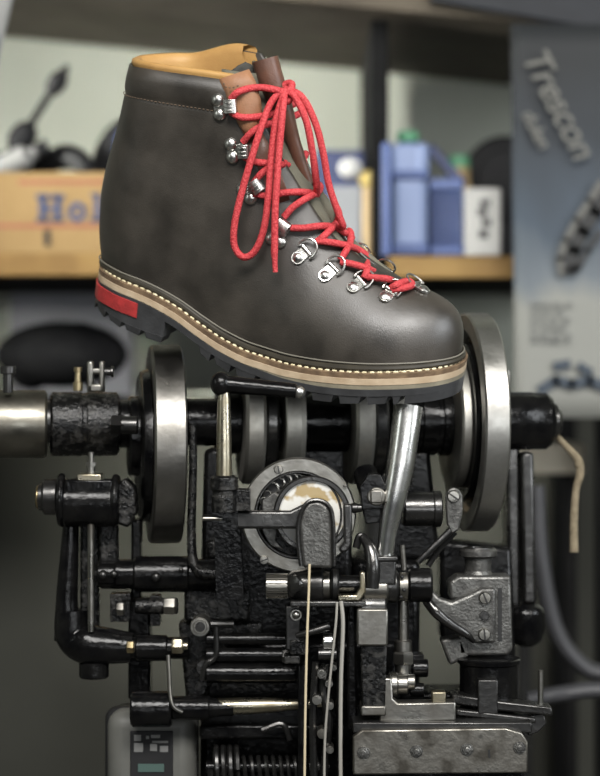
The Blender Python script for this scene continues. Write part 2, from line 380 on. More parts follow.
# black crate on the top shelf
ang = math.atan2(b2.z-a.z, b2.x-a.x); RT = Matrix.Rotation(-ang, 3, 'Y')
dirx = (b2-a).normalized(); up = Vector((-dirx.z, 0, dirx.x))
def on_top(px): # point on the upper board's top front edge
    t = (P(px, 0, YS).x-a.x)/(b2.x-a.x); return a.lerp(b2, t)+up*(th+.0005)
q = on_top(540); M_DGREY = mat('dark_blue_grey_plastic', (.014, .016, .020), .6, 0, .3, 30, (.009, .010, .013), .5)
bx = empty('dark_storage_case', q+Vector((0, .1, 0)), 'dark blue grey storage case with a white label on the top shelf', 'case')
MB().box(q+up*.06+Vector((0, .12, 0)), (.30, .295, .12), RT).build('body', M_DGREY, bx, .004)
MB().box(q+up*.05+dirx*.066+Vector((0, -.0335, 0)), (.05, .002, .055), RT).build('label', M_WHITE, bx)
MB().prism([P(430, 1, YS-.04), P(640, 37, YS-.04), P(640, -30, YS-.04), P(430, -40, YS-.04)], (0, .012, 0)).build('draped_flap', M_DGREY, bx, .003)
q = on_top(366)
tag(MB().box(q+up*.04+Vector((0, .14, 0)), (.09, .22, .08), RT).build('navy_box', M_NAVY, None, .003), 'small navy box beside the dark storage case on the top shelf', 'box')

# pole in the upper left
pa, pb = P(12, -30, .45), P(-9, 58, .45); dd = (pb-pa).normalized()
tag(MB().cyl(pa-dd*.2, pa+dd*((pa.z-.004)/-dd.z), .0085, n=20).build('white_pole', M_GREYW), 'white pole leaning in the upper left corner before the shelf', 'pole')
# dark sack on the lowest shelf
zl = P(0, 398, YS).z
sk = MB().sphere(P(62, 352, .93)+Vector((0, 0, -.003)), .070, (1.2, .9, .60), 28)
sk.sphere(P(80, 360, .93)+Vector((0, 0, .009)), .040, (.8, .9, 1.0)).sphere(P(32, 362, .93)+Vector((0, 0, .004)), .040, (.9, .9, 1.0))
tag(sk.build('black_sack', M_SACK), 'slumped black sack on the lowest shelf below the yellow crate', 'sack')
M_PALE = mat('pale_grey_board', (.38, .38, .40), .8, 0, .2, 6, (.28, .28, .30), .7)
tag(MB().boxp(10, 293, 132, 396.5, 1.08, .05).build('pale_board', M_PALE, None, .002), 'pale grey board standing behind the black sack', 'board')
stl = empty('wooden_stool', P(550, 1100, .85), 'beige wooden stool with black legs standing in the dark behind the machine', 'stool')
MB().boxp(515, 444, 585, 474, .80, .16).build('seat', mat('beige_wood', (.34, .31, .25), .7, 0, .3, 14, (.26, .23, .18), .7), stl, .003)
for q, yy in ((520, .81), (566, .81), (520, .90), (566, .90)):
    l0, l1 = P(q, 474, yy), P(q+12, 474, yy); MB().box(((l0.x+l1.x)/2, yy+.02, l0.z/2), (l1.x-l0.x, .03, l0.z-.001)).build('leg', M_BLACKWOOD, stl, .002)

# ------------------------------------------------------------------ poster
yp = .66; kp = K(yp)
pz0, pz1 = P(0, 418, yp).z, P(0, 23, yp).z
poster = empty('poster', P(575, 220, yp), 'grey blue printed poster with handwriting hanging at the right of the shelf', 'poster')
mp = bpy.data.materials.new('poster_print'); mp.use_nodes = True; nt = mp.node_tree; b = nt.nodes['Principled BSDF']
g = nt.nodes.new('ShaderNodeTexCoord'); sep = nt.nodes.new('ShaderNodeSeparateXYZ'); nt.links.new(g.outputs['Generated'], sep.inputs[0])
no = nt.nodes.new('ShaderNodeTexNoise'); no.inputs['Scale'].default_value = 3; nt.links.new(g.outputs['Generated'], no.inputs['Vector'])
ad = nt.nodes.new('ShaderNodeMath'); ad.operation = 'MULTIPLY_ADD'; ad.inputs[1].default_value = .16; nt.links.new(no.outputs['Fac'], ad.inputs[0]); nt.links.new(sep.outputs['Z'], ad.inputs[2])
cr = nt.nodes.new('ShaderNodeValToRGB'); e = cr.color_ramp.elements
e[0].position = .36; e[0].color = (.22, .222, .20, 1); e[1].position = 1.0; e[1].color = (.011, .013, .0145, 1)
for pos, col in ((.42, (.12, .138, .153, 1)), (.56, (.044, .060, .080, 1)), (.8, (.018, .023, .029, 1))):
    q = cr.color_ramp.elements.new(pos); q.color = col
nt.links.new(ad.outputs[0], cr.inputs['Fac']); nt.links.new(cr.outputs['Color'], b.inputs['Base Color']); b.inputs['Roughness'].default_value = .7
m = MB(); xa, xb_ = P(511, 0, yp).x, P(660, 0, yp).x; nx, nz = 10, 14; G = []
def warp(x, z): return yp+.006*math.sin((x-xa)*16)+.004*math.sin(z*9)
for j in range(nz+1):
    z = lerp(pz0, pz1, j/nz); G.append([m.bm.verts.new((lerp(xa+.004*(1-j/nz), xb_, i/nx), warp(lerp(xa, xb_, i/nx), z), z)) for i in range(nx+1)])
for j in range(nz):
    for i in range(nx): m.face((G[j][i], G[j][i+1], G[j+1][i+1], G[j+1][i]))
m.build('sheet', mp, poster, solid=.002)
def strip(m, pts, wd):
    for (x0_, y0_), (x1_, y1_) in zip(pts, pts[1:]):
        A, B = P(x0_, y0_, yp-.008), P(x1_, y1_, yp-.008); t = (B-A).normalized(); n_ = Vector((-t.z, 0, t.x))*wd*kp/2
        m.prism([A+n_-t*wd*kp*.3, B+n_+t*wd*kp*.3, B-n_+t*wd*kp*.3, A-n_-t*wd*kp*.3], (0, .0015, 0))
M_HAND = mat('pale_handwriting', (.12, .118, .104), .7)
def script_text(txt, px, py, size, angle):
    cu = bpy.data.curves.new('handwriting', 'FONT'); cu.body = txt; cu.size = size; cu.extrude = .0006; cu.shear = .25; cu.offset = .0003; cu.space_character = .95
    o0 = bpy.data.objects.new('handwriting', cu); cu.materials.append(M_HAND); C.objects.link(o0); bpy.context.view_layer.update()
    me = bpy.data.meshes.new_from_object(o0.evaluated_get(bpy.context.evaluated_depsgraph_get())); bpy.data.objects.remove(o0); bpy.data.curves.remove(cu)
    o = bpy.data.objects.new('handwriting', me); C.objects.link(o); o.parent = poster
    loc = P(px, py, yp-.009)-poster.location; o.location = loc
    o.rotation_euler = (PI/2, math.radians(angle), 0)
script_text('Trescon', 521, 55, .042, 63)
script_text('dulen', 521, 113, .022, 63)
m = MB()
strip(m, [(601, 183), (590, 201), (577, 220), (566, 240), (560, 258), (562, 274)], 7)
m.build('printed_picture', mat('poster_pale_outline', (.10, .098, .088), .7), poster)
m = MB()
strip(m, [(606, 196), (596, 212), (583, 231), (574, 250), (570, 270)], 13); strip(m, [(570, 270), (578, 268), (588, 250), (600, 232)], 6)
m.build('printed_picture', mat('poster_dark_picture', (.022, .022, .022), .7), poster)
m = MB()
for yy in (304, 311, 319, 327, 335, 341):
    x_ = 531
    while x_ < 567: wd = random.uniform(4, 9); m.boxp(x_, yy-1.2, x_+wd, yy+1.4, yp-.008, .001); x_ += wd+random.uniform(1, 5)
m.build('small_print', mat('poster_grey_ink', (.14, .143, .135), .7), poster)
m = MB()
strip(m, [(541, 390), (556, 380), (572, 384), (590, 380), (604, 386)], 10); strip(m, [(556, 366), (568, 364)], 9); strip(m, [(580, 366), (590, 372)], 8)
m.build('printed_emblem', mat('poster_blue_ink', (.035, .048, .065), .7), poster)

# cables in the dark on the right
M_CABLE = mat('grey_cable', (.035, .035, .038), .5)
def tube_thing(name, pts, r, m, label, cat): return tag(MB().tube(pts, r, 12, 8).build(name, m), label, cat)
tube_thing('grey_hose', [P(536, 486, .42), P(541, 560, .42), P(556, 630, .42), P(585, 668, .42), P(640, 700, .42), P(700, 900, .42), Vector((.42, .42, .012))], .009, M_CABLE, 'grey hose curving down through the dark right of the machine', 'hose')
tube_thing('grey_pipe', [P(528, 700, .30), P(560, 694, .30), P(610, 690, .30), P(700, 700, .30), P(760, 900, .30), Vector((.5, .30, .011))], .008, M_CABLE, 'grey pipe running level at the lower right beside the machine', 'pipe')

# ------------------------------------------------------------------ the boot
def RM(ax, d): return Matrix.Rotation(math.radians(d), 3, ax)
BM = RM('Z', -20) @ RM('Y', 14) @ RM('X', 15)
BO = P(103, 272, 0.055)
boot = empty('hiking_boot', BO, 'dark brown leather hiking boot with red laces standing on top of the stitching machine', 'boot', rot=BM.to_euler())
BI = BM.transposed()
CAML = BI @ (Vector((0, CAMY, ZC))-BO)
def RD(px, py): return (BI @ (P(px, py, 0)-Vector((0, CAMY, ZC)))).normalized()
def onplane(px, py, yl):
    d = RD(px, py); return CAML+d*((yl-CAML.y)/d.y)
def bb(mb, name, m, parent=None, **kw): return mb.build(name, m, parent or boot, off=False, **kw)

ZF = pchip([-.006, .0146, .0432, .0649, .0863, .109, .1332, .1596, .1828, .2055, .2476, .2884, .3043, .3144, .325], [.0085, .0087, .0078, .0048, -.0008, -.0098, -.0172, -.0208, -.0206, -.0184, -.0114, -.0030, -.0002, .001, .002])
FP = [(.313, 0), (.3134, .010), (.313, .018), (.3100, .030), (.3012, .0413), (.291, .0473), (.278, .0520), (.264, .0556), (.243, .0632), (.222, .0725), (.205, .0825), (.192, .096), (.178, .111), (.163, .128), (.152, .145), (.143, .163), (.134, .190), (.129, .205), (.115, .27), (.095, .36), (.07, .5), (0, 1.0)]
FPs = [Vector((x, 0, h)) for x, h in FP]
XF = pchip([h for x, h in FP], [x for x, h in FP])
HT = pchip([x for x, h in FP[::-1] if not (h < .02 and h >= 0 and x != .313) or h == 0][:-2]+[.3131, .3134], [h for x, h in FP[::-1] if not (h < .02 and h >= 0 and x != .313) or h == 0][:-2]+[.02, .001])
XB = pchip([0, .014, .035, .06, .086, .112, .137, .174, .21], [.001, -.003, -.006, -.0065, -.004, .0005, .0045, .008, .009])
GW = pchip([0, .1, .2, .35, .5, .65, .75, .85, .93, 1], [.048, .050, .0425, .0365, .040, .050, .0583, .067, .0745, .079])
def WFOOT(x, xb, xf, m=0):
    u = max(0, min(1, (x-xb)/(xf-xb))); return 2*math.sqrt(u*(1-u))*GW(u)
def half(x, h, off):
    wf = WFOOT(x, XB(h), .3134)
    d = min(1, max(0, (x-XB(h))/.042)); ws = lerp(.0355, .039, smooth(h, .10, .19))*math.sqrt(1-(1-d)**2)
    b_ = smooth(h, .025, .10); W = lerp(wf, ws, b_)
    H = max(HT(x), .002); f = 1-min(1, h/H)**2.6
    return max(0, W*math.sqrt(max(0, f)))
def rimz(x, y):  # height of the collar above the normal top
    return .004*smooth(x, .02, .11)+(.0135*smooth(x, .035, .085) if y > 0 else 0)*smooth(y, 0, .02)-.004*smooth(-x, -.04, 0)
HTOP = .181
def contour(h, off, N=56):
    """near-side (y<0) half contour from back to front, at unwarped height h"""
    xb, xf = XB(h)+off, XF(h)-off; out = []
    for i in range(N+1):
        x = xb+(xf-xb)*(1-math.cos(PI*i/N))/2
        xs = XB(h)+(x-xb)/(xf-xb)*(XF(h)-XB(h))
        y = 0 if i in (0, N) else max(0, half(xs, h, off)-off)
        out.append(Vector((x, -y, h)))
    return out
def resample(pl, cut, n):
    L = [0]
    for a_, b_ in zip(pl, pl[1:]): L.append(L[-1]+(b_-a_).length)
    T = L[-1]-cut; out = []; j = 0
    for i in range(n+1):
        s_ = T*i/n
        while j < len(L)-2 and L[j+1] < s_: j += 1
        q = (s_-L[j])/max(1e-9, L[j+1]-L[j]); out.append(pl[j].lerp(pl[j+1], min(1, q)))
    return out
def warp3(p):
    h = p.z; wz = max(0, 1-h/.12)
    z = h+ZF(p.x)*wz+rimz(p.x, p.y)*smooth(h, .10, HTOP)
    return Vector((p.x, p.y, z))
GAPN = pchip([.0, .066, .075, .09, .12, .165, .2], [0, 0, .006, .0125, .0180, .029, .046])
GAPF = pchip([.0, .066, .075, .09, .12, .165, .2], [0, 0, .003, .006, .010, .044, .062])
def front_rows():
    pl = catmull([p for p in FPs if p.z <= .2051], 10); hs = [0]
    L = 0; last = pl[0]
    acc = []
    for a_, b_ in zip(pl, pl[1:]):
        L += (b_-a_).length
        if L > .0042 and b_.z > hs[-1]+1e-5 and b_.z < HTOP: hs.append(b_.z); L = 0
    hs[-1] = HTOP; return hs
HS = front_rows(); NC = 60
def sheet(hs_off, gn, gf, N=NC):
    m = MB(); rows = []
    for h, off in hs_off:
        c = contour(h, off)
        near = resample(c, gn(h), N); far = [Vector((p.x, -p.y, p.z)) for p in resample(c, gf(h), N)]
        pts = near[::-1]+far[1:]
        rows.append([m.bm.verts.new(warp3(p)) for p in pts])
    for a_, b_ in zip(rows, rows[1:]):
        for i in range(len(a_)-1): m.face((a_[i], a_[i+1], b_[i+1], b_[i]))
    bmesh.ops.remove_doubles(m.bm, verts=m.bm.verts, dist=1e-5)
    # point normals outwards
    s_ = 0
    m.bm.normal_update()
    for f in m.bm.faces:
        c = f.calc_center_median()
        if c.x < .01: s_ += f.normal.x
    if s_ > 0: bmesh.ops.reverse_faces(m.bm, faces=m.bm.faces)
    return m
m = sheet([(h, -.0012*smooth(h, .156, .162)*(1-smooth(h, .174, .181))+.0010*math.exp(-((h-.158)/.0018)**2)) for h in HS+[.1545, .1565, .158, .1595, .161]if True] if False else [(h, -.0008*smooth(h, .1575, .165)*(1-smooth(h, .172, .181))+.0005*math.exp(-((h-.157)/.0016)**2)) for h in sorted(set(HS+[.154, .1555, .157, .1585, .160, .1625]))], GAPN, GAPF)
BV = BVHTree.FromBMesh(m.bm)
upper = bb(m, 'upper', M_LEATHER, normals=False, ang=60, solid=.0026)
def warpt(p): return Vector((p.x, p.y, p.z+ZF(p.x)*max(0, 1-p.z/.12)))
# tongue behind the opening
m = MB(); rows = []
for i in range(34):
    h = lerp(.071, .192, i/33); c = contour(h, .0036)
    L = sum((b_-a_).length for a_, b_ in zip(c, c[1:]))
    wn = min(.034, GAPN(min(h, .2)))+.014
    full = resample(c, 0, 160); st = 160-int(160*min(.9, wn/L)); half_ = full[st:]
    pts = half_+[Vector((p.x, -p.y, p.z)) for p in half_[::-1][1:]]
    rows.append([warpt(p) for p in resample(pts, 0, 28)])
V = [[m.bm.verts.new(p) for p in r] for r in rows]
for a_, b_ in zip(V, V[1:]):
    for i in range(28): m.face((a_[i], b_[i], b_[i+1], a_[i+1]))
bmesh.ops.remove_doubles(m.bm, verts=m.bm.verts, dist=1e-5)
m.bm.normal_update()
if sum(f.normal.x for f in m.bm.faces) < 0: bmesh.ops.reverse_faces(m.bm, faces=m.bm.faces)
BVT = BVHTree.FromBMesh(m.bm)
bb(m, 'tongue', M_TONGUE, normals=False, ang=60, solid=.003)['label'] = 'grey olive nubuck tongue'
def hit(px, py, lift=0.0, fb=-.02):
    d = RD(px, py); best = None
    for t in (BV, BVT):
        loc, n, i, ds = t.ray_cast(CAML, d)
        if loc is not None and (best is None or ds < best[2]): best = (loc, n, ds)
    if best is None: p = onplane(px, py, fb); return p, Vector((.4, -.5, .7)).normalized()
    n = best[1] if best[1].dot(d) < 0 else -best[1]
    return best[0]-d*(lift/max(.45, -n.dot(d))), n
# collar lining with rolled edge
prof = [(.105, .0040), (.15, .0040), (.172, .0036), (.179, .0030), (.1825, .0012), (.1850, .0014), (.1862, .0034), (.1850, .0062), (.179, .0085), (.165, .0095), (.13, .0100), (.105, .0095)]
m = sheet([(h, o) for h, o in prof], lambda h: GAPN(h)+.001, lambda h: GAPF(h)+.001, 44)
bb(m, 'collar_lining', M_LINING, normals=True, ang=70)['label'] = 'ochre leather collar lining'
# tan piece of the tongue showing beside the top hook
def patch(pix, lift, name, m_, th=.0022, n=6):
    """sheet on the surface through a grid of pixels: list of rows"""
    mb = MB(); G = []
    for row in pix:
        pts = []
        for (x, y) in row: pts.append(hit(x, y, lift)[0])
        G.append([mb.bm.verts.new(p) for p in catmull(pts, n)])
    for a_, b_ in zip(G, G[1:]):
        for i in range(len(a_)-1): mb.face((a_[i], a_[i+1], b_[i+1], b_[i]))
    mb.bm.normal_update()
    if sum(f.normal.y for f in mb.bm.faces) > 0: bmesh.ops.reverse_faces(mb.bm, faces=mb.bm.faces)
    return bb(mb, name, m_, normals=False, ang=60, solid=th)
def rows_between(left, right, n=3):
    return [[(lerp(a_[0], c_[0], i/n), lerp(a_[1], c_[1], i/n)) for i in range(n+1)] for a_, c_ in zip(left, right)]
def sheet_between(left, right, bulge, name, m_, th=.0022):
    mb = MB(); G = []
    for a_, c_ in zip(left, right):
        pts = [a_.lerp(c_, i/8)+(CAML-a_).normalized()*bulge*math.sin(PI*i/8) for i in range(9)]
        G.append([mb.bm.verts.new(p) for p in pts])
    for a_, b_ in zip(G, G[1:]):
        for i in range(8): mb.face((a_[i], a_[i+1], b_[i+1], b_[i]))
    mb.bm.normal_update()
    if sum(f.normal.y for f in mb.bm.faces) > 0: bmesh.ops.reverse_faces(mb.bm, faces=mb.bm.faces)
    return bb(mb, name, m_, normals=False, ang=60, solid=th)
hookedge = [onplane(219, 79, -.0350), onplane(224, 92, -.0350), onplane(231, 108, -.0350), onplane(238, 124, -.0340), onplane(246, 138, -.0320)]
tp = sheet_between(hookedge, [onplane(249, 69, -.024), onplane(256, 82, -.024), onplane(261, 100, -.024), onplane(263, 118, -.025), onplane(256, 134, -.028)], .004, 'tongue_facing', M_TANLE)
tp['label'] = 'tan brown leather tongue edge'
M_FELT = mat('dark_grey_felt', (.065, .064, .058), .95, 0, .1, 80, (.04, .04, .036), .7, .4, 500)
fl = sheet_between([onplane(222, 80, -.0200), onplane(229, 73, -.019), onplane(238, 66, -.016), onplane(246, 62, -.012)], [onplane(264, 108, -.004), onplane(262, 96, -.004), onplane(260, 80, -.004), onplane(255, 66, -.004)], .001, 'tongue_flap', M_FELT)
fl['label'] = 'dark grey felt tongue end'
patch(rows_between([(243, 140), (254, 160), (266, 186), (276, 204)], [(270, 130), (275, 150), (283, 178), (290, 200)]), .0008, 'tongue_facing', M_BROWN)['label'] = 'dark brown leather tongue edge'
# rolled brown leather along the ridge
bb(MB().tube([onplane(265, 59, -.010), onplane(271, 80, -.010), onplane(282, 108, -.008), onplane(292, 138, -.003), onplane(301, 165, .000), onplane(308, 184, .003)], [.0105, .0103, .0085, .0060, .0050, .0046], 18, 8), 'tongue_roll', M_BROWN)['label'] = 'dark brown rolled leather ridge'
bb(MB().tube([onplane(316, 192, .009), onplane(328, 210, .010), onplane(338, 226, .010), onplane(346, 240, .010), onplane(360, 252, .010), onplane(377, 265, .010), onplane(392, 276, .009)], [.0048, .0056, .0055, .005, .0045, .0035, .0025], 14, 8), 'facing_roll', M_TONGUE)

# stitching dashes
def dashes(path, ln, gap, r, name, m_, every=None):
    mb = MB(); acc = 0; i = 0; pts = [Vector(p) for p in path]
    L = [0]
    for a_, b_ in zip(pts, pts[1:]): L.append(L[-1]+(b_-a_).length)
    def at(s_):
        j = 0
        lo, hi = 0, len(L)-1
        while hi-lo > 1:
            md = (lo+hi)//2
            if L[md] <= s_: lo = md
            else: hi = md
        return pts[lo].lerp(pts[hi], (s_-L[lo])/max(1e-9, L[hi]-L[lo]))
    s_ = gap
    while s_+ln < L[-1]:
        A, B = at(s_), at(s_+ln); d = B-A
        mb.lathe(A, d, [(0, 0), (ln*.12, r*.8), (ln*.3, r), (ln*.7, r), (ln*.88, r*.8), (d.length, 0)], 8); s_ += ln+gap
    return bb(mb, name, m_, ang=80)
cp = []
for h_ in (.157,):
    c = resample(contour(h_, -.0006), GAPN(h_)+.012, 120); cf = [Vector((p.x, -p.y, p.z)) for p in resample(contour(h_, -.0006), GAPF(h_)+.012, 120)]
    cp = [warp3(p) for p in c[::-1]+cf[1:]]
dashes(cp, .0022, .0012, .0004, 'collar_stitching', M_STITCHB)
dashes([onplane(*q) for q in [(223, 81, -.0362), (225, 87, -.0375), (232, 88, -.0382), (240, 85, -.0368)]], .002, .0014, .0005, 'tongue_stitching', M_STITCHB)

# ---- sole
X0, X1 = -.0005, .3180
def outl(x, mg):
    return WFOOT(x, X0-mg*.0, X1+mg*.0)*1.0+mg*min(1, math.sqrt(max(0, min((x-X0)/.02, (X1-x)/.02))))
def slab(mb, zt, zb, mg0, mg1, xa_=X0, xz=X1, n=90, e0=0, e1=0):
    """slab following the last: zt/zb height functions, margins at top and bottom"""
    rt, rb = [], []
    A, B = xa_-e0, xz+e1
    for i in range(n+1):
        x = A+(B-A)*(1-math.cos(PI*i/n))/2 if (xa_ == X0 and xz == X1) else (A+(B-A)*(1-math.cos(PI/2*i/n)) if xa_ == X0 else lerp(A, B, i/n))
        u = (x-(X0-e0))/((X1+e1)-(X0-e0)); xs = X0+u*(X1-X0)
        wt, wb_ = [max(0, WFOOT(xs, X0, X1)+q*min(1, math.sqrt(max(0, min((xs-X0)/.012, (X1-xs)/.012))))) for q in (mg0, mg1)]
        rt.append((x, wt, zt(x))); rb.append((x, wb_, zb(x)))
    def ring(R): return [mb.bm.verts.new((x, -w_, z)) for x, w_, z in R]+[mb.bm.verts.new((x, w_, z)) for x, w_, z in R[::-1]]
    T, Bt = ring(rt), ring(rb); N = len(T)
    for i in range(N):
        j = (i+1) % N; mb.face((T[i], T[j], Bt[j], Bt[i]))
    for i in range(len(rt)-1):
        mb.face((T[i], T[N-1-i], T[N-2-i], T[i+1])); mb.face((Bt[i], Bt[i+1], Bt[N-2-i], Bt[N-1-i]))
    bmesh.ops.remove_doubles(mb.bm, verts=mb.bm.verts, dist=1e-6)
    return mb
MG = .0065
zoff = lambda d: (lambda x: ZF(x)+d)
m = MB(); slab(m, zoff(0), zoff(-.0040), MG, MG); bb(m, 'welt', M_WELT, bevel=.0006)
m = MB(); slab(m, zoff(-.0040), zoff(-.0092), MG+.0004, MG+.0004); bb(m, 'midsole', M_MID, bevel=.0006)['label'] = 'pale tan leather midsole layer'
greyth = lambda x: -.0092-.0030*smooth(x, .15, .24)-.0006
m = MB(); slab(m, zoff(-.0092), lambda x: ZF(x)+greyth(x), MG, MG); bb(m, 'midsole_layer', M_MIDGREY, bevel=.0004)['label'] = 'olive grey lower midsole layer'
SB = lambda x: ZF(x)+greyth(x)-.0056
m = MB(); slab(m, lambda x: ZF(x)+greyth(x), SB, MG+.0006, MG+.0002)
HX = .080
HB = lambda x: lerp(-.0205, -.0275, smooth(x, 0, .075))
def hw(x): return WFOOT(x, X0, X1)+MG*min(1, math.sqrt(max(0, (x-X0)/.012)))
mh = m; slab(mh, lambda x: SB(x)+.001, HB, MG+.0002, MG-.0005, X0, HX, 40)
# lugs: heel and forefoot
def lug(x0_, x1_, zt, dz, side, inner=.016, tap=.0018, out=0.0):
    for sgn in side:
        q = []
        for x, dx in ((x0_, tap), (x1_, -tap)):
            wo = hw(x)+out
            wi = max(.002, wo-inner)
            q.append((x, dx, wo, wi))
        (xa_, da, wa, ia), (xc_, dc, wc, ic) = q
        top = [(xa_, sgn*wa, zt(xa_)), (xc_, sgn*wc, zt(xc_)), (xc_, sgn*ic, zt(xc_)), (xa_, sgn*ia, zt(xa_))]
        bot = [(xa_+da, sgn*(wa-.0012), zt(xa_)-dz), (xc_+dc, sgn*(wc-.0012), zt(xc_)-dz), (xc_+dc, sgn*(ic+.001), zt(xc_)-dz), (xa_+da, sgn*(ia+.001), zt(xa_)-dz)]
        a_ = [m.bm.verts.new(v) for v in top]; b_ = [m.bm.verts.new(v) for v in bot]
        m.face(a_); m.face(b_[::-1])
        for i in range(4): m.face((a_[i], b_[i], b_[(i+1) % 4], a_[(i+1) % 4]))
HBl = lambda x: HB(x)+.0005
SBl = lambda x: SB(x)+.0005
for (xa_, xc_) in ((-.0045, .0065), (.009, .0225), (.0255, .041), (.044, .0595), (.0625, HX-.0005)): lug(xa_, xc_, HBl, .0058, (-1, 1))
for (xa_, xc_) in ((.112, .124), (.127, .143), (.147, .166), (.170, .190), (.194, .213), (.217, .236), (.240, .258), (.262, .278), (.281, .287)): lug(xa_, xc_, SBl, .0072, (-1, 1))
for i in range(8): 
    x = .135+i*.022; lug(x, x+.013, SBl, .0072, (-1, 1), inner=.012, out=-.024)
for x in (.015, .038): lug(x, x+.014, HBl, .0058, (-1, 1), inner=.010, out=-.020)
slab(m, lambda x: SB(x)+.0005, lambda x: SB(x)-.0068, MG+.0001, MG-.0010, .290, X1, 40)
# toe lug
bb(m, 'outsole', M_RUBBER, bevel=.0006, seg=1)
m = MB()
slab(m, lambda x: ZF(x)-.0120, lambda x: ZF(x)-.0242, MG+.0012, MG+.0007, X0, .0545, 40, e0=.0012)
bb(m, 'heel_inlay', M_RED, bevel=.0005)['label'] = 'red rubber inlay around the heel'
# welt stitches and rand
def around(mg, dz, xs0=X0, xs1=X1, n=240):
    pts = []
    for sgn in (-1, 1):
        l = []
        for i in range(n+1):
            x = X0+(X1-X0)*(1-math.cos(PI*i/n))/2
            l.append(Vector((x, sgn*max(0, WFOOT(x, X0, X1)+mg*min(1, math.sqrt(max(0, min((x-X0)/.012, (X1-x)/.012))))), ZF(x)+dz)))
        pts.append(l)
    return pts[0][::-1]+pts[1][1:]
def shrink(path, d):  # move a planar loop inwards
    out = []
    N = len(path)
    for i, p in enumerate(path):
        t = path[min(i+1, N-1)]-path[max(i-1, 0)]; t.z = 0; t.normalize()
        out.append(p+Vector((-t.y, t.x, 0))*d)
    return out
base = around(MG, .0003)
c0 = shrink(base, .003)
if abs(c0[120].y) > abs(base[120].y): sg = -1
else: sg = 1
dashes(shrink(base, sg*.0031), .0044, .0017, .00085, 'welt_stitching', M_STITCH)
dashes(shrink(base, sg*.0050), .0034, .0027, .0006, 'welt_stitching', M_STITCH)
rl = []
c = contour(0, -.0003, 90); rl = [warp3(p) for p in c]+[warp3(Vector((p.x, -p.y, p.z))) for p in c[::-1][1:-1]]
rl = [p+Vector((0, 0, .0026)) for p in rl]
bb(MB().tube(rl+[rl[0]], .0030, 10, 0, True), 'rand', mat('dark_rand_leather', (.035, .030, .020), .5, 0, .4, 90, (.018, .015, .011), .7))

# ---- lacing hardware
def frame(c, n, d):  # matrix with x along d, z along n
    x = (d-n*d.dot(n)).normalized(); y = n.cross(x); return Matrix((x, y, n)).transposed()
def add_dome(mb, c, n, r):
    mb.lathe(c-n*.0008, n, [(0, r), (.0010, r), (.0018, r*.93), (r*.55, r*.74), (r*.74, r*.42), (r*.80, 0)], 20)
def oval(a_, b_, n=28): return [(a_*math.cos(2*PI*i/n), b_*math.sin(2*PI*i/n)) for i in range(n)]
def plate(mb, c, R, pts2, z0, z1):
    mb.prism([c+R@Vector((x, y, z0)) for x, y in pts2], R@Vector((0, 0, z1-z0)))
HOOKP = []
def speed_hook(r1, r2, cl, ridge=True, mirror=False):
    (p1, n1), (p2, n2), (pc, nc) = hit(*r1), hit(*r2), hit(*cl)
    if mirror:
        res = []
        for p_, n_ in ((p1, n1), (p2, n2), (pc, nc)):
            loc, nn, i, ds = BV.find_nearest(Vector((p_.x, -p_.y, p_.z))); res.append((loc, nn if nn.y > 0 else -nn))
        (p1, n1), (p2, n2), (pc, nc) = res
    mid = (p1+p2)/2; n = (n1+n2).normalized(); d = pc-mid; ln = d.length; R = frame(mid, n, d); y = R@Vector((0, 1, 0)); x = R@Vector((1, 0, 0))
    mb = MB()
    sp = (p1-p2).length/2
    plate(mb, mid, R, [((.0040*math.cos(t)), math.sin(t)*.0040+(sp if math.sin(t) > 0 else -sp)) for t in [2*PI*i/28+.01 for i in range(28)]], .0001, .0012)
    # strap to the clip, curling up and back over
    pr = [(-.001, .0010), (ln*.45, .0014), (ln*.75, .0012), (ln*1.12, .0018), (ln*1.34, .0046), (ln*1.22, .0074), (ln*.85, .0082), (ln*.55, .0074)]
    cc = catmull([Vector((a_, 0, b_)) for a_, b_ in pr], 5); hwid = .0052
    G = []
    for i, q in enumerate(cc):
        t_ = cc[min(i+1, len(cc)-1)]-cc[max(i-1, 0)]; t_.normalize(); nn = Vector((-t_.z, 0, t_.x))
        wv = hwid*(0.75 if i < 5 else 1)
        G.append([mb.bm.verts.new(mid+R@(Vector((q.x, s1*wv, q.z))+nn*o_)) for s1, o_ in ((-1, -.0005), (1, -.0005), (1, .0005), (-1, .0005))])
    for a_, b_ in zip(G, G[1:]):
        for i in range(4): mb.face((a_[i], a_[(i+1) % 4], b_[(i+1) % 4], b_[i]))
    mb.face(G[0]); mb.face(G[-1][::-1])
    if ridge:
        for s1 in (-.0030, 0, .0030):
            mb.tube([mid+R@Vector((ln*.60, s1, .0079)), mid+R@Vector((ln*.85, s1, .0088)), mid+R@Vector((ln*1.17, s1, .0081))], .0007, 6, 3)
    o = bb(mb, 'lace_hook', M_NICKEL, bevel=.0003)
    mr = MB(); add_dome(mr, p1+n1*.0012, n1, .0052); bb(mr, 'rivet', M_NICKEL, o)
    mr = MB(); add_dome(mr, p2+n2*.0012, n2, .0052); bb(mr, 'rivet', M_NICKEL, o)
    return mid, R
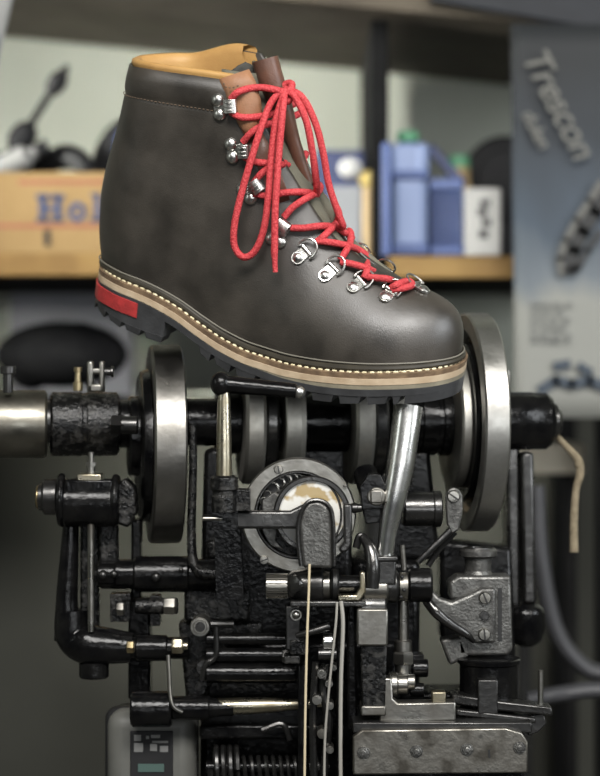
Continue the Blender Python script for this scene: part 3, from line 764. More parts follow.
def d_ring(rv, rc, mirror=False, a_=.0062):
    (p1, n1), (pc, nc) = hit(*rv), hit(*rc)
    if mirror:
        res = []
        for p_, n_ in ((p1, n1), (pc, nc)):
            loc, nn, i, ds = BV.find_nearest(Vector((p_.x, -p_.y, p_.z))); res.append((loc, nn if nn.y > 0 else -nn))
        (p1, n1), (pc, nc) = res
    n = (n1+nc).normalized(); d = pc-p1; ln = d.length; R = frame(p1, n, d); mb = MB()
    out = [(-.0052*math.cos(t), .0050*math.sin(t)) for t in [-PI/2+PI*i/10 for i in range(11)]]+[(ln*.55, .0046), (ln*.72, .0048), (ln*.72, -.0048), (ln*.55, -.0046)]
    p1 = p1+n*.0008; plate(mb, p1, R, out, -.0006, .0014)
    mb.cyl(p1+R@Vector((ln*.66, -.0052, .0018)), p1+R@Vector((ln*.66, .0052, .0018)), .0017, n=12)
    o = bb(mb, 'lace_loop', M_NICKEL, bevel=.0003)
    mr = MB(); add_dome(mr, p1+n*.0012, n, .0042); bb(mr, 'rivet', M_NICKEL, o)
    pts = [Vector((ln*.66, -.0062, .0020)), Vector((ln*.66, .0062, .0020))]
    arc = [Vector((ln*.72+.0085*math.cos(t), .0072*math.sin(t), .0032+.0024*math.cos(t))) for t in [PI*.62-PI*1.24*i/16 for i in range(17)]]
    mr = MB().tube([p1+R@q for q in [pts[1]]+arc+[pts[0]]], .0009, 8, 3); bb(mr, 'ring', M_NICKEL, o)
HK = [((218, 100), (220, 114), (233, 106), True), ((231, 144), (233, 157), (247, 150), True), ((243, 189), (251, 198), (259, 185), True), ((272, 238), (280, 242), (285, 226), False)]
for q in HK: speed_hook(*q)
for q in HK: speed_hook(*q, mirror=True)
DR = [((298, 258), (311, 247)), ((325, 276), (338, 265)), ((353, 288), (366, 280)), ((385, 298), (394, 290))]
for q in DR: d_ring(*q)
for q in DR[:3]: d_ring(*q, mirror=True)
d_ring((423, 291), (411, 285))

# ---- laces: pixel, height above the leather, or a fixed distance across the boot
def LP(q):
    if len(q) == 3 and isinstance(q[2], str): return onplane(q[0], q[1], float(q[2]))
    return hit(q[0], q[1], q[2] if len(q) == 3 else .0040)[0]
LR = .00275
def lace(name, pts, r=LR, sub=8, lab=None):
    P_ = [LP(q) for q in pts]; return P_
lacing = []
# crossings between the hooks (near hook -> across -> far side)
X = [
 [(231, 99, .004), (238, 92, .006), (252, 88, .006), (266, 88, '-.024'), (280, 91, '-.020')],
 [(231, 112, .004), (240, 117, .006), (255, 117, .005), (272, 114, .006), (285, 108, '-.002'), (296, 103, '.006')],
 [(243, 142, .003), (251, 133, .006), (262, 126, .006), (276, 122, .006), (292, 117, '.002'), (303, 112, '.012')],
 [(243, 155, .003), (252, 161, .006), (268, 163, .006), (290, 162, '-.004'), (303, 158, '.004'), (306, 153, '.010')],
 [(253, 184, .003), (262, 173, .006), (276, 165, .006), (292, 165, '-.003'), (306, 161, '.006')],
 [(255, 194, .003), (268, 196, .006), (283, 193, .006), (300, 192, .006), (316, 194, '.004'), (324, 198, '.014'), (326, 206, '.026')],
 [(284, 217, .004), (293, 207, .006), (305, 199, .006), (318, 192, '.002'), (320, 186, '.008'), (315, 183, '.014')],
 [(291, 228, .004), (304, 228, .006), (320, 226, .006), (334, 227, '.000'), (345, 233, '.006'), (348, 236, '.012'), (352, 243, '.024')],
 [(317, 242, .004), (327, 233, .006), (336, 223, .007), (339, 214, '.004'), (337, 208, '.014')],
 [(316, 241, .0036), (328, 242, .006), (345, 245, .006), (357, 249, '.002'), (367, 256, '.010'), (371, 262, '.022')],
 [(340, 260, .004), (346, 251, .006), (350, 243, '.000'), (351, 234, '.008'), (349, 231, '.014'), (352, 238, '.026')],
 [(341, 262, .0036), (352, 264, .006), (366, 268, .005), (379, 274, '.004'), (386, 278, '.010'), (391, 284, '.022')],
 [(364, 278, .004), (367, 270, .0058), (367, 261, '.004'), (366, 254, '.012'), (370, 259, '.024')],
 [(368, 277, .0036), (378, 278, .006), (388, 279, .006), (397, 283, '.004'), (404, 285, '.010'), (409, 290, '.022')],
 [(391, 288, .004), (398, 284, .007), (408, 281, .006), (412, 285, .004), (404, 288, .005), (392, 290, .0035)],
]
mb = MB()
for pts in X: mb.tube([LP(q) for q in pts], LR, 12, 8)
lc = bb(mb, 'laces', M_LACE, ang=80)
# knot and bow
mb = MB()
kc = onplane(284, 92, -.014)
for (a0, a1, tl) in ((0, 6.6, .6), (1.5, 7.6, -.5)):
    mb.tube([kc+Vector((.0058*math.cos(t), .0042*math.sin(t), .0052*math.sin(t+tl)+tl*.003)) for t in [a0+(a1-a0)*i/14 for i in range(15)]], LR*1.02, 10, 3)
bb(mb, 'lace_knot', M_LACE, ang=80)
def bow(name, pts, r=LR, lab=None):
    return bb(MB().tube([LP(q) for q in pts], r, 14, 10), name, M_LACE, ang=80)
bow('bow_loop', [(284, 90, '-.017'), (272, 101, '-.024'), (262, 125, '-.034'), (251, 160, '-.042'), (241, 195, '-.047'), (234.5, 225, '-.050'), (234.5, 246, '-.050'), (243, 257, '-.049'), (254, 252, '-.047'), (263, 232, '-.045'), (268, 200, '-.042'), (271, 160, '-.035'), (276, 120, '-.028'), (284, 94, '-.020')])
e1 = bow('lace_end', [(285, 90, '-.016'), (283, 108, '-.027'), (280, 140, '-.034'), (277, 180, '-.041'), (275, 215, '-.046'), (274.5, 253, '-.049')])
bb(MB().tube([LP(q) for q in ((274.5, 252, '-.049'), (274.8, 263, '-.0495'), (275.4, 272, '-.050'))], [.00275, .0021, .0020], 12, 4), 'aglet', M_LACE, e1)
e2 = bow('lace_end', [(285, 90, '-.014'), (295, 97, '-.018'), (306, 120, '-.020'), (312, 150, '-.018'), (316, 178, '-.012'), (317, 190, '-.006'), (316, 196, '.004')])
bow('bow_loop', [(286, 89, '-.014'), (302, 97, '-.016'), (315, 122, '-.016'), (323, 152, '-.014'), (329, 185, '-.012'), (339, 215, '-.008'), (343, 226, '-.004'), (340, 228, '.004')])

c = contour(.0062, -.0013, 90); rl = [warp3(p) for p in c]+[warp3(Vector((p.x, -p.y, p.z))) for p in c[::-1][1:-1]]
bb(MB().tube(rl+[rl[0]], .0007, 6, 0, True), 'rand_edge', mat('pale_leather_edge', (.14, .13, .105), .6))['label'] = 'pale raw edge of the rand'

# ------------------------------------------------------------------ the stitching machine
MC = empty('stitching_machine', (0, .08, 0), 'black cast iron shoe stitching machine with steel cams under the boot', 'machine')
def YS_(px): return .080+(px-300)*S*.14          # the main shaft runs slightly away to the right
AX = Vector((1, .14, 0)).normalized(); SY = 422
def shaft_pt(px, py=SY): return P(px, py, YS_(px))
def on_shaft(name, x0, x1, rp, m, py=SY, ch=.05, parent=None, prof=None, n=64):
    p0, p1 = shaft_pt(x0, py), shaft_pt(x1, py); y = YS_((x0+x1)/2); r = rp*K(y); L = (p1-p0).length; c = min(r*ch, L*.2)
    mb = MB().lathe(p0, p1-p0, prof(L, r) if prof else [(0, r-c), (c, r), (L-c, r), (L, r-c)], n)
    return mb.build(name, m, parent or MC)
def Bd(name, mb, m, parent=None, bevel=0, **kw): return mb.build(name, m, parent or MC, bevel, **kw)
def screw(xc, yc, rp, yf, parent, ang=30, name='screw', m=None):
    """slotted screw head facing the camera"""
    r = rp*K(yf); c = P(xc, yc, yf)
    mb = MB().lathe(c+Vector((0, .003, 0)), (0, -1, 0), [(0, r), (.0035, r), (.0048, r*.85), (.0050, 0)], 24)
    o = mb.build(name, m or M_STEEL, parent)
    q = Matrix.Rotation(math.radians(ang), 3, 'Y')
    MB().box(c+Vector((0, -.0019, 0)), (r*1.75, .0006, r*.26), q).build('slot', M_HOLE, parent)
    return o
def bolt(xc, yc, rp, yf, parent, name='bolt', m=None, n=6, rot=0):
    r = rp*K(yf); c = P(xc, yc, yf)
    MBx = MB().lathe(c+Vector((0, .004, 0)), (0, -1, 0), [(0, r*1.25), (.0046, r*1.25), (.0052, r*1.15)], 28).hexnut(c, (0, -1, 0), r, r*.75, n)
    MBx.lathe(c+Vector((0, -r*.7, 0)), (0, -1, 0), [(0, r*.55), (r*.25, r*.55), (r*.35, r*.4), (r*.36, 0)], 16)
    return MBx.build(name, m or M_STEEL, parent)

# ---- main shaft with its sleeves, cams and flywheel
on_shaft('main_shaft', -120, 552, 21, M_DARKST)
def sleeve_prof(L, r): return [(0, r-.002), (.002, r), (L*.5, r), (L-.002, r), (L, r-.002)]
o = on_shaft('shaft_sleeve', -110, 47, 34, mat('tarnished_steel', (.20, .19, .16), .38, 1, .5, 30, (.07, .062, .05), .9, .15, 260, .12, lo=.3, hi=.62), 424, prof=sleeve_prof); o['label'] = 'worn bare steel shaft sleeve'
on_shaft('bearing_sleeve', 50, 119, 32, M_ROUGHIRON, 424, prof=lambda L, r: [(0, r-.003), (.002, r), (L*.45, r), (L*.47, r*.97), (L*.52, r*.97), (L*.54, r), (L-.002, r), (L, r-.003)])
on_shaft('retaining_ring', 119, 139, 24, M_BLACK, 424)
o = Bd('cap_screw', MB().hexnut(P(111, 425, .018), (1, 0, 0), 10*S, .012, 4).cyl(P(121, 425, .018), P(138, 425, .018), 9*S), M_DARKST)
o = Bd('oil_nipple', MB().cylz(78, 391, 382, 5, .04).cylz(78, 383, 371, 3.6, .04, 2.8).cylz(78, 372, 367, 4.2, .04), M_BRASS)
lugm = MB()
for (x0_, x1_) in ((87, 93), (99, 104)): lugm.boxp(x0_, 361, x1_, 392, .035, .010)
lugm.boxp(87, 384, 104, 392, .035, .012).boxp(87, 368, 104, 374, .036, .008)
Bd('clevis', lugm, M_STEEL, bevel=.0015)
Bd('clevis_pin', MB().cylx(104, 112, 372, 4, .042).cylx(111, 114, 372, 6, .042), M_DARKST)
Bd('sleeve_bolt', MB().cylz(8, 393, 372, 5, .03).cylz(8, 374, 366, 8, .03), M_DARKST)
# big cam disc below the boot heel
def rimdisc(name, x0, x1, rp, m, py=SY, dish=.62, depth=.3, bev=.0015):
    p0, p1 = shaft_pt(x0, py), shaft_pt(x1, py); L = (p1-p0).length; r = rp*K(YS_((x0+x1)/2)); d = L*depth
    pr = [(d, .012), (d, r*dish), (d*.6, r*(dish+.04)), (0, r*.84), (0, r-bev), (bev, r), (L-bev, r), (L, r-bev), (L, r*.84), (L-d*.6, r*(dish+.04)), (L-d, r*dish), (L-d, .012)]
    return MB().lathe(p0, p1-p0, pr, 96)
cd_ = Bd('cam_disc', rimdisc('cam_disc', 149, 180, 99, M_STEEL, 444, .7, .12), mat('dull_dark_steel', (.26, .25, .23), .38, 1, .5, 26, (.11, .105, .095), .9, .2, 200, .12, lo=.3, hi=.65))
on_shaft('cam_hub', 128, 150, 40, M_BLACK, 436)
Bd('disc_cover', MB().lathe(shaft_pt(138, 446), AX, [(0, .058), (.002, .062), (.008, .064), (.0085, .064)], 64), M_BLACK)
on_shaft('shaft_hub', 186, 217, 24, M_BLACK)
on_shaft('shaft_hub', 216, 240, 32, M_BLACK)
on_shaft('cam_ring', 240, 260, 62, M_RING)
on_shaft('cam_ring', 260, 273, 57, M_DARKST)
on_shaft('shaft_hub', 273, 279, 30, M_BLACK)
on_shaft('cam_ring', 279, 299, 60, M_RING, prof=lambda L, r: [(0, r-.001), (.001, r), (L*.75, r), (L, r*.94)])
on_shaft('shaft_drum', 299, 347, 30, M_BLACK)
on_shaft('cam_ring', 347, 366, 62, M_RING)
on_shaft('cam_ring', 366, 380, 58, M_DARKST)
on_shaft('cam_ring', 385, 399, 54, M_RING)
on_shaft('shaft_drum', 399, 448, 34, M_BLACK, prof=lambda L, r: [(0, r), (L*.3, r), (L*.32, r*.94), (L*.38, r*.94), (L*.4, r), (L*.7, r*1.0), (L*.72, r*.93), (L*.8, r*.93), (L*.82, r), (L, r)])
on_shaft('cam_ring', 449, 460, 66, M_RING)
fw = Bd('flywheel', rimdisc('flywheel', 462, 486, 109, M_STEEL, 422, .80, .42), mat('flywheel_steel', (.44, .43, .40), .40, 1, .5, 30, (.22, .215, .2), .9, .15, 200, .12, lo=.3, hi=.6))
Bd('flywheel_flange', MB().lathe(shaft_pt(459, 422), AX, [(0, .045), (0, .066), (.002, .068), (.010, .068), (.011, .074), (.013, .074)], 80), M_BLACK)
on_shaft('end_cap', 500, 550, 29, M_BLACK, 421, prof=lambda L, r: [(0, r*.92), (.001, r), (L*.62, r), (L*.64, r*.98), (L*.9, r*.98), (L, r*.86)])
on_shaft('end_nut', 549, 560, 17, M_DARKST, 421, prof=lambda L, r: [(0, r), (L*.6, r), (L, r*.7)])
Bd('guide_pin', MB().cylz(507, 392, 370, 4, .10), M_STEEL)

# ---- frame castings behind everything, down to the floor
Bd('machine_body', MB().boxp(205, 505, 352, 640, .06, .12).boxp(200, 640, 400, 800, .05, .14).boxp(352, 560, 420, 700, .075, .1), M_BLACK, bevel=.006)
Bd('bearing_pedestal', MB().prismp([(204, 450), (226, 446), (236, 520), (246, 600), (200, 600)], .05, .06).prismp([(396, 450), (430, 450), (440, 560), (380, 560)], .08, .05).prismp([(300, 440), (346, 440), (350, 520), (296, 520)], .11, .03), M_BLACK, bevel=.004)
Bd('pedestal_column', MB().box((.03, .13, .445), (.17, .14, .885)).box((.07, .13, .03), (.30, .34, .058)), M_BLACK, bevel=.006)
Bd('outer_bracket', MB().prismp([(507, 446), (520, 446), (521, 606), (508, 606)], .108, .05).prismp([(521, 452), (534, 452), (537, 604), (523, 604)], .10, .02), M_DARKST, bevel=.003)['label'] = 'grey upright bracket'
Bd('bracket_foot', MB().lathe(P(526, 604, .10), (0, 0, -1), [(0, .010), (.004, .016), (.020, .0165), (.032, .013), (.036, .006)], 28).boxp(500, 606, 526, 640, .095, .05), M_BLACK, bevel=.003)
Bd('right_column', MB().prismp([(440, 540), (512, 548), (516, 660), (478, 660), (474, 648), (440, 640)], .085, .04).boxp(400, 692, 520, 800, .07, .05), M_BLACK, bevel=.004)

# ---- left hand side: pump, side arm, elbow
pump = Bd('pump_body', MB().cylx(62, 119, 503, 24, .008).boxp(66, 480, 112, 500, -.008, .03).cylx(58, 66, 500, 27, .008).cylx(112, 120, 500, 26, .008), M_BLACK, bevel=.002)
Bd('pump_cap', MB().cylx(43, 59, 497, 18, .008).cylx(38, 46, 497, 13, .008), M_DARKST)
Bd('pump_cap_face', MB().cylx(36.5, 41, 497, 12, .008), M_BRASS)['label'] = 'brass pump cap face'
Bd('pump_plate', MB().boxp(77, 474, 101, 482, -.004, .022), M_STEELY, bevel=.001)
Bd('pump_nipple', MB().cylz(91, 475, 462, 4.2, .006).cylz(91, 464, 452, 3.0, .006).lathe(P(91, 466, .006), (0, 0, 1), [(0, 5.5*S), (.003, 5.5*S)], 6), M_STEEL)
Bd('pump_flange', MB().prismp([(117, 486), (124, 478), (134, 488), (136, 512), (128, 528), (117, 524)], -.004, .03), M_ROUGHIRON, bevel=.002)
Bd('side_arm', MB().tubep([(71, 524, .02), (69, 560, .02), (67, 600, .02), (68, 640, .02)], [8, 9.5, 11, 14], 18), M_BLACK)
Bd('side_rod', MB().cylz(91, 524, 632, 3.6, .000), M_STEEL)
Bd('arm_web', MB().boxp(99, 524, 118, 562, .02, .012).boxp(80, 524, 99, 630, .03, .01), M_ROUGHIRON, bevel=.002)
Bd('elbow_casting', MB().tubep([(72, 610, .015), (74, 634, .015), (88, 644, .012), (110, 646, .010), (132, 648, .010)], [17, 19, 21, 18, 15], 22), M_BLACK)
Bd('elbow_bolt', MB().cylz(94, 662, 678, 15, .012), M_BLACK)
Bd('elbow_shaft', MB().cylx(130, 190, 648, 11, .010).cylx(136, 168, 648, 13, .010), M_BLACK)
Bd('shaft_nut', MB().hexnut(P(127, 647, .000), (1, 0, 0), 6.5*S, .006), M_BRASS)
Bd('shaft_nut', MB().hexnut(P(172, 646, -.004), (1, 0, 0), 8*S, .009).cylx(183, 188, 646, 4, -.004), M_STEELY)
Bd('oil_pipe', MB().tubep([(168, 655, -.008), (169, 672, -.010), (170, 692, -.012), (173, 706, -.014), (182, 712, -.012)], 2.2, 10), M_STEEL)
Bd('cross_shaft', MB().cylx(100, 218, 574, 15, .020).cylx(134, 190, 574, 18, .020).cylx(98, 116, 574, 12, .012), M_BLACK)
for q in ((156, 577, 5), (181, 570, 2.5), (103, 575, 5), (114, 574, 4)): Bd('cross_boss', MB().sphere(P(q[0], q[1], .003), q[2]*S), M_DARKST)
Bd('cross_strut', MB().boxp(131, 520, 141, 600, .03, .02).boxp(128, 600, 150, 700, .035, .03), M_BLACK, bevel=.002)
Bd('lever_rod', MB().tubep([(193, 424, .020), (193, 470, .018), (191.5, 530, .014), (193, 560, .010), (200, 572, .008), (216, 574, .008)], [4, 4, 4.5, 5, 6, 6], 12), M_ROUGHIRON)
Bd('link_block', MB().boxp(110, 594, 130, 622, .015, .02).boxp(150, 596, 160, 626, .015, .02).cylx(135, 178, 606, 8, .012), M_ROUGHIRON, bevel=.002)
Bd('link_nut', MB().hexnut(P(164, 606, .006), (1, 0, 0), 9*S, .010), M_STEEL)
Bd('link_nut', MB().hexnut(P(117, 609, .004), (1, 0, 0), 7*S, .006), M_STEEL)
Bd('body_rib', MB().boxp(184, 588, 250, 622, .022, .05).boxp(206, 540, 238, 560, .03, .04).prismp([(178, 622), (262, 622), (262, 640), (230, 640), (205, 700), (186, 700)], .03, .03), M_ROUGHIRON, bevel=.003)
Bd('eye_bolt', MB().cyly(200, 627, 10, -.004, .03).cyly(200, 627, 7, -.008, .01), M_STEEL)
Bd('eye_bolt_face', MB().cyly(200, 627, 5, -.0086, .004), M_DARKST)
Bd('tee_bracket', MB().tubep([(211, 624, -.002), (234, 624, -.002)], 4, 10, 0).tubep([(216, 626, -.002), (216, 655, -.002), (206, 664, -.002), (202, 680, 0)], 3, 10).cyly(204, 668, 8, 0, .03), M_DARKST)
for yy, rr in ((639, 6), (655, 7), (673, 10)):
    Bd('slide_rod', MB().cylx(206, 296, yy, rr, .004), M_BLACK)
Bd('slide_nut', MB().hexnut(P(282, 656, .000), (1, 0, 0), 7*S, .008).hexnut(P(292, 656, .000), (1, 0, 0), 8*S, .008), M_DARKST)
hd = Bd('treadle_lever', MB().cylx(131, 172, 709, 18, .000).cylx(172, 210, 708, 12, .000).lathe(P(196, 708, 0), (1, 0, .02), [(0, 9*S), (.004, 11*S), (.02, 9*S), (.03, 8.5*S)], 28), M_BLACK)
Bd('lever_handle', MB().lathe(P(208, 707, 0), (1, 0, .03), [(0, 6.5*S), (.006, 8.5*S), (.04, 8.2*S), (.075, 5*S), (.092, 3.6*S), (.1, 3.2*S)], 28), M_STEELY, hd)['label'] = 'tan worn handle'
Bd('body_shelf', MB().boxp(199, 724, 340, 740, .01, .06), M_BLACK, bevel=.003)
def spring(name, x0, x1, yc, rp, y, turns, wr): return Bd(name, MB().helix(P(x0, yc, y), P(x1, yc, y), rp*K(y), turns, wr), M_DARKST)
spring('coil_spring', 211, 238, 766, 19, .010, 4, .0024)
spring('coil_spring', 238, 318, 768, 11, .006, 11, .0018)
Bd('spring_rod', MB().cylx(206, 330, 767, 6, .008), M_BLACK)
Bd('small_lever', MB().tubep([(262, 730, .0), (282, 724, .0), (290, 740, 0)], 3, 8), M_DARKST)

# ---- crank handle and vertical post on the front
yk = -.072
crank = Bd('crank_arm', MB().sphere(P(221, 384, yk), 11*S*.96, (1, 1, 1.1)).cyl(P(222, 384, yk), P(296, 391, yk), 9.0*S*.96, 7.2*S*.96), M_BLACK)
Bd('crank_knob', MB().sphere(P(299, 392, yk), 6.2*S*.96), M_BRIGHT, crank)
Bd('crank_post', MB().lathe(P(224, 478, yk), (0, 0, 1), [(0, 7.5*S), (.03, 7.2*S), (.06, 6*S), (.066, 5*S)], 28), M_STEELY)
Bd('post_socket', MB().lathe(P(224, 512, yk), (0, 0, 1), [(0, 12*S), (.012, 12*S), (.0125, 11*S), (.0165, 11*S), (.017, 13.5*S), (.026, 13.5*S), (.028, 11*S)], 28).boxp(216, 490, 250, 511, yk, .03), M_ROUGHIRON, bevel=.001)
Bd('post_base', MB().boxp(212, 508, 238, 530, yk+.004, .02).cylx(203, 216, 518, 3.4, yk+.006).prismp([(214, 528), (240, 528), (244, 600), (216, 600)], -.035, .03), M_BLACK, bevel=.002)
Bd('post_pin', MB().cylx(203, 222, 518.5, 2.2, yk+.001), M_STEEL)

# ---- ring bearing with the enamel dial
yr = -.046
kr = K(yr); cr_ = P(298.5, 515, yr)
def ringface(ro, ri, t0, t1, c=cr_, n=80, ch=.0012):
    ro *= kr; ri *= kr
    mb = MB(); prof = [(ri, t1), (ri, t0), (ri+ch*.5, t0-ch*.5), (ro-ch, t0-ch*.5), (ro, t0+ch*.5), (ro, t1)]
    rows = [[mb.bm.verts.new(c+Vector((r*math.cos(2*PI*i/n), t, r*math.sin(2*PI*i/n)))) for i in range(n)] for r, t in prof]
    for a_, b_ in zip(rows, rows[1:]+rows[:1]):
        for i in range(n): mb.face((a_[i], a_[(i+1) % n], b_[(i+1) % n], b_[i]))
    return mb
rg = Bd('ring_flange', ringface(57.5, 43.5, 0, .014), M_STEEL)
screw(278.5, 469.5, 4.6, yr-.0014, rg, 80); screw(264, 560, 4.6, yr-.0014, rg, -20); screw(345, 486, 2.0, yr-.0012, rg, 10)
Bd('ring_edge', ringface(44.5, 41.5, -.0016, .01), M_DARKST, rg)
bk_ = Bd('ring_plate', MB().cyly(298.5, 515, 43.5, yr+.008, .03, 64), M_ROUGHIRON)
for i, an in enumerate((158, 146, 133, 120, 109, 99, 90, 82)):
    rr = (3.6, 3.4, 5.0, 4.4, 4.6, 4.4, 3.2, 2.6)[i]
    c = P(298.5+37.2*math.cos(math.radians(an)), 515-37.2*math.sin(math.radians(an)), yr+.0075)
    hl = MB().lathe(c, (0, -1, 0), [(0, rr*kr*1.25), (.0010, rr*kr*1.25), (.0012, rr*kr*.9), (.0002, rr*kr*.85)], 18, False).build('ball_hole', M_STEEL, bk_); MB().lathe(c, (0, -1, 0), [(-.001, rr*kr*.9), (.0004, rr*kr*.9)], 18).build('recess', M_HOLE, bk_)
Bd('ring_insert', MB().prismp([(262, 500), (274, 492), (282, 496), (276, 540), (284, 550), (270, 546), (262, 532)], yr+.002, .02), M_PITTED, bevel=.001)
dl = P(312, 513, yr-.001)
Bd('dial_rim', ringface(38.5, 33, -.004, .012, P(312, 514, yr)), M_DARKST)
Bd('dial', MB().lathe(P(312, 514, yr+.004), (0, -1, 0), [(0, 34*kr), (.0045, 34*kr), (.0055, 33.4*kr), (.0056, 0)], 64), M_ENAMEL)['label'] = 'white enamel dial with brown stains'
arm = Bd('hook_arm', MB().prismp([(226, 511), (290, 511), (300, 506), (306, 503), (306, 531), (296, 529), (226, 529)], -.066, .012), M_DARKST, bevel=.0022, seg=3)
pts = [(303, 568), (300, 540), (299, 522)]+[(316-15*math.cos(t), 516-15*math.sin(t)) for t in [PI*i/12 for i in range(0, 13)]]+[(332, 530), (333, 568)]
Bd('hook_block', MB().prismp(pts, -.074, .018), M_PITTED, bevel=.0025, seg=3)
Bd('hook_edge', MB().tubep([(301, 566, -.074), (298, 540, -.074), (299, 520, -.074), (306, 504, -.074), (317, 500, -.074), (328, 505, -.074), (333, 520, -.074), (334, 566, -.074)], 2.2, 10), M_DARKST)
Bd('ratchet_finger', MB().prismp([(343, 504), (352, 504), (352, 545), (347, 552), (340, 553), (339, 548), (344, 542)], -.060, .010), M_DARKST, bevel=.0018)
Bd('finger_pin', MB().cylx(344, 363, 508, 4.0, -.054).cylx(352, 358, 508, 5, -.054), M_DARKST)
cl_ = Bd('clamp_block', MB().prismp([(360, 487), (368, 474), (380, 474), (388, 490), (388, 508), (362, 510)], -.060, .03).prismp([(362, 508), (388, 506), (386, 522), (366, 524)], -.052, .03).cyl(P(374, 500, -.045), P(365, 472, -.020), 12*S), M_BLACK, bevel=.002)
Bd('square_bolt', MB().boxp(370.5, 490, 382.5, 503, -.0665, .012).lathe(P(376.5, 496.5, -.0605), (0, -1, 0), [(0, 9*S), (.002, 9*S)], 24), M_STEEL, cl_, bevel=.0012)

# ---- the polished horn that carries the boot
Bd('horn', MB().tube([P(408.5, 406, -.052), P(405.5, 430, -.054), P(400.5, 465, -.056), P(394, 500, -.057), P(388, 530, -.056), P(384, 562, -.054)], [14.0*S, 13.8*S, 13.2*S, 11.5*S, 9*S, 8*S], 28, 8), M_BRIGHT)
Bd('horn_socket', MB().boxp(374, 558, 396, 585, -.062, .02).boxp(372, 556, 398, 562, -.064, .024), M_DARKST, bevel=.0015)
Bd('tension_spring', MB().helix(P(414, 432, .0), P(408, 486, .0), 4.2*S, 12, .0011), M_DARKST)
Bd('spring_hook', MB().tubep([(412, 432, .0), (415, 425, .0), (417, 416, .006)], 2, 8), M_DARKST)
Bd('side_drum', MB().lathe(P(402, 509, -.022), (1, .05, 0), [(0, 15*S), (.002, 17*S), (.024, 17*S), (.025, 18*S), (.030, 18*S), (.031, 16*S)], 40), M_DARKST)
lk = Bd('link_plate', MB().prismp([(446, 494), (449, 489), (454, 487.5), (459, 489), (462.5, 495), (463, 512), (459, 530), (452, 534), (447, 524), (446, 510)], -.040, .006), M_PITTED, bevel=.0012)
screw(453.5, 496.5, 6.4, -.0405, lk, 35)
Bd('link_arm', MB().tubep([(457, 524, -.036), (446, 535, -.037), (430, 550, -.038), (418, 562, -.038)], [4.5, 3.6, 3.2, 3.2], 12).tubep([(455, 532, -.028), (440, 548, -.028), (428, 566, -.028)], 3, 10), M_DARKST)
Bd('thin_rod', MB().tubep([(402, 545, -.04), (404, 570, -.04)], 3, 10, 0).cylz(406, 592, 648, 2.6, -.01), M_STEEL)

# ---- lower shaft line
yl_ = -.048
def seg(name, x0, x1, rp, m, y=yl_, yc=585, r2=None, bevel=0): return Bd(name, MB().cylx(x0, x1, yc, rp, y, None, r2), m)
gr = MB()
gr.cylx(266, 288, 586, 11, yl_)
for i in range(22):
    a_ = 2*PI*i/22; gr.box(P(277, 586, yl_)+Vector((0, math.sin(a_)*11.3*S, math.cos(a_)*11.3*S)), (.0165, .0016, .0016), Matrix.Rotation(-a_, 3, 'X'))
Bd('pinion', gr, M_STEEL)
Bd('cone_collar', MB().lathe(P(287, 585, yl_), (1, 0, 0), [(0, 11*S), (.004, 14*S), (.012, 16*S), (.022, 18*S), (.027, 18.5*S), (.028, 17*S)], 40), M_DARKST)
Bd('cone_face', MB().lathe(P(296, 584, yl_-.012), (-.7, -.7, 0), [(0, 9*S), (.003, 8.6*S), (.004, 5*S), (.0045, 0)], 28), M_DARKST)
seg('shaft_band', 318, 331, 15, M_STEEL); seg('shaft_band', 331, 339, 17, M_DARKST)
seg('thread_box', 338, 362, 10, M_BLACK)
Bd('thread_guide', MB().prismp([(338, 595), (356, 595), (360, 588), (360, 572), (365, 572), (366, 592), (360, 601), (338, 601)], -.066, .012), M_STEELY, bevel=.0012)
Bd('thread_plate', MB().boxp(290, 601, 366, 607, -.064, .05), M_DARKST, bevel=.0012)
Bd('pawl', MB().tubep([(362, 536, -.052), (370, 548, -.058), (373, 566, -.062), (372, 588, -.062)], [4, 6.5, 7.5, 7], 14).tubep([(356, 548, -.05), (360, 536, -.05), (366, 540, -.05)], 4, 10), M_DARKST)
hb = seg('pawl_hub', 362, 388, 16, M_STEEL, -.050, 588); screw(371, 582, 2.6, -.0645, hb, 0)
seg('shaft_collar', 386, 398, 17, M_DARKST, -.045, 586); seg('shaft_collar', 398, 409, 14, M_STEEL, -.045, 586); seg('shaft_collar', 408, 432, 17, M_BLACK, -.044, 585)
Bd('set_screws', MB().sphere(P(402, 577, -.0565), 1.8*S).sphere(P(404, 590, -.0565), 1.8*S).sphere(P(401, 597, -.055), 1.8*S), M_HOLE)
tbk = Bd('tool_block', MB().boxp(357, 609, 388, 646, -.070, .035), M_STEEL, bevel=.0014)
tbk['label'] = 'worn grey steel block'
Bd('block_top', MB().cylx(360, 386, 607, 14, -.052), M_DARKST)
Bd('tool_column', MB().prismp([(361, 645), (387, 645), (385, 712), (362, 712)], -.064, .03), M_ROUGHIRON, bevel=.0012)
Bd('column_foot', MB().boxp(361, 706, 386, 716, -.066, .032), M_STEEL, bevel=.0012)
Bd('column_edge', MB().prismp([(347, 605), (356, 605), (358, 730), (347, 730)], -.04, .03), M_BLACK, bevel=.002)
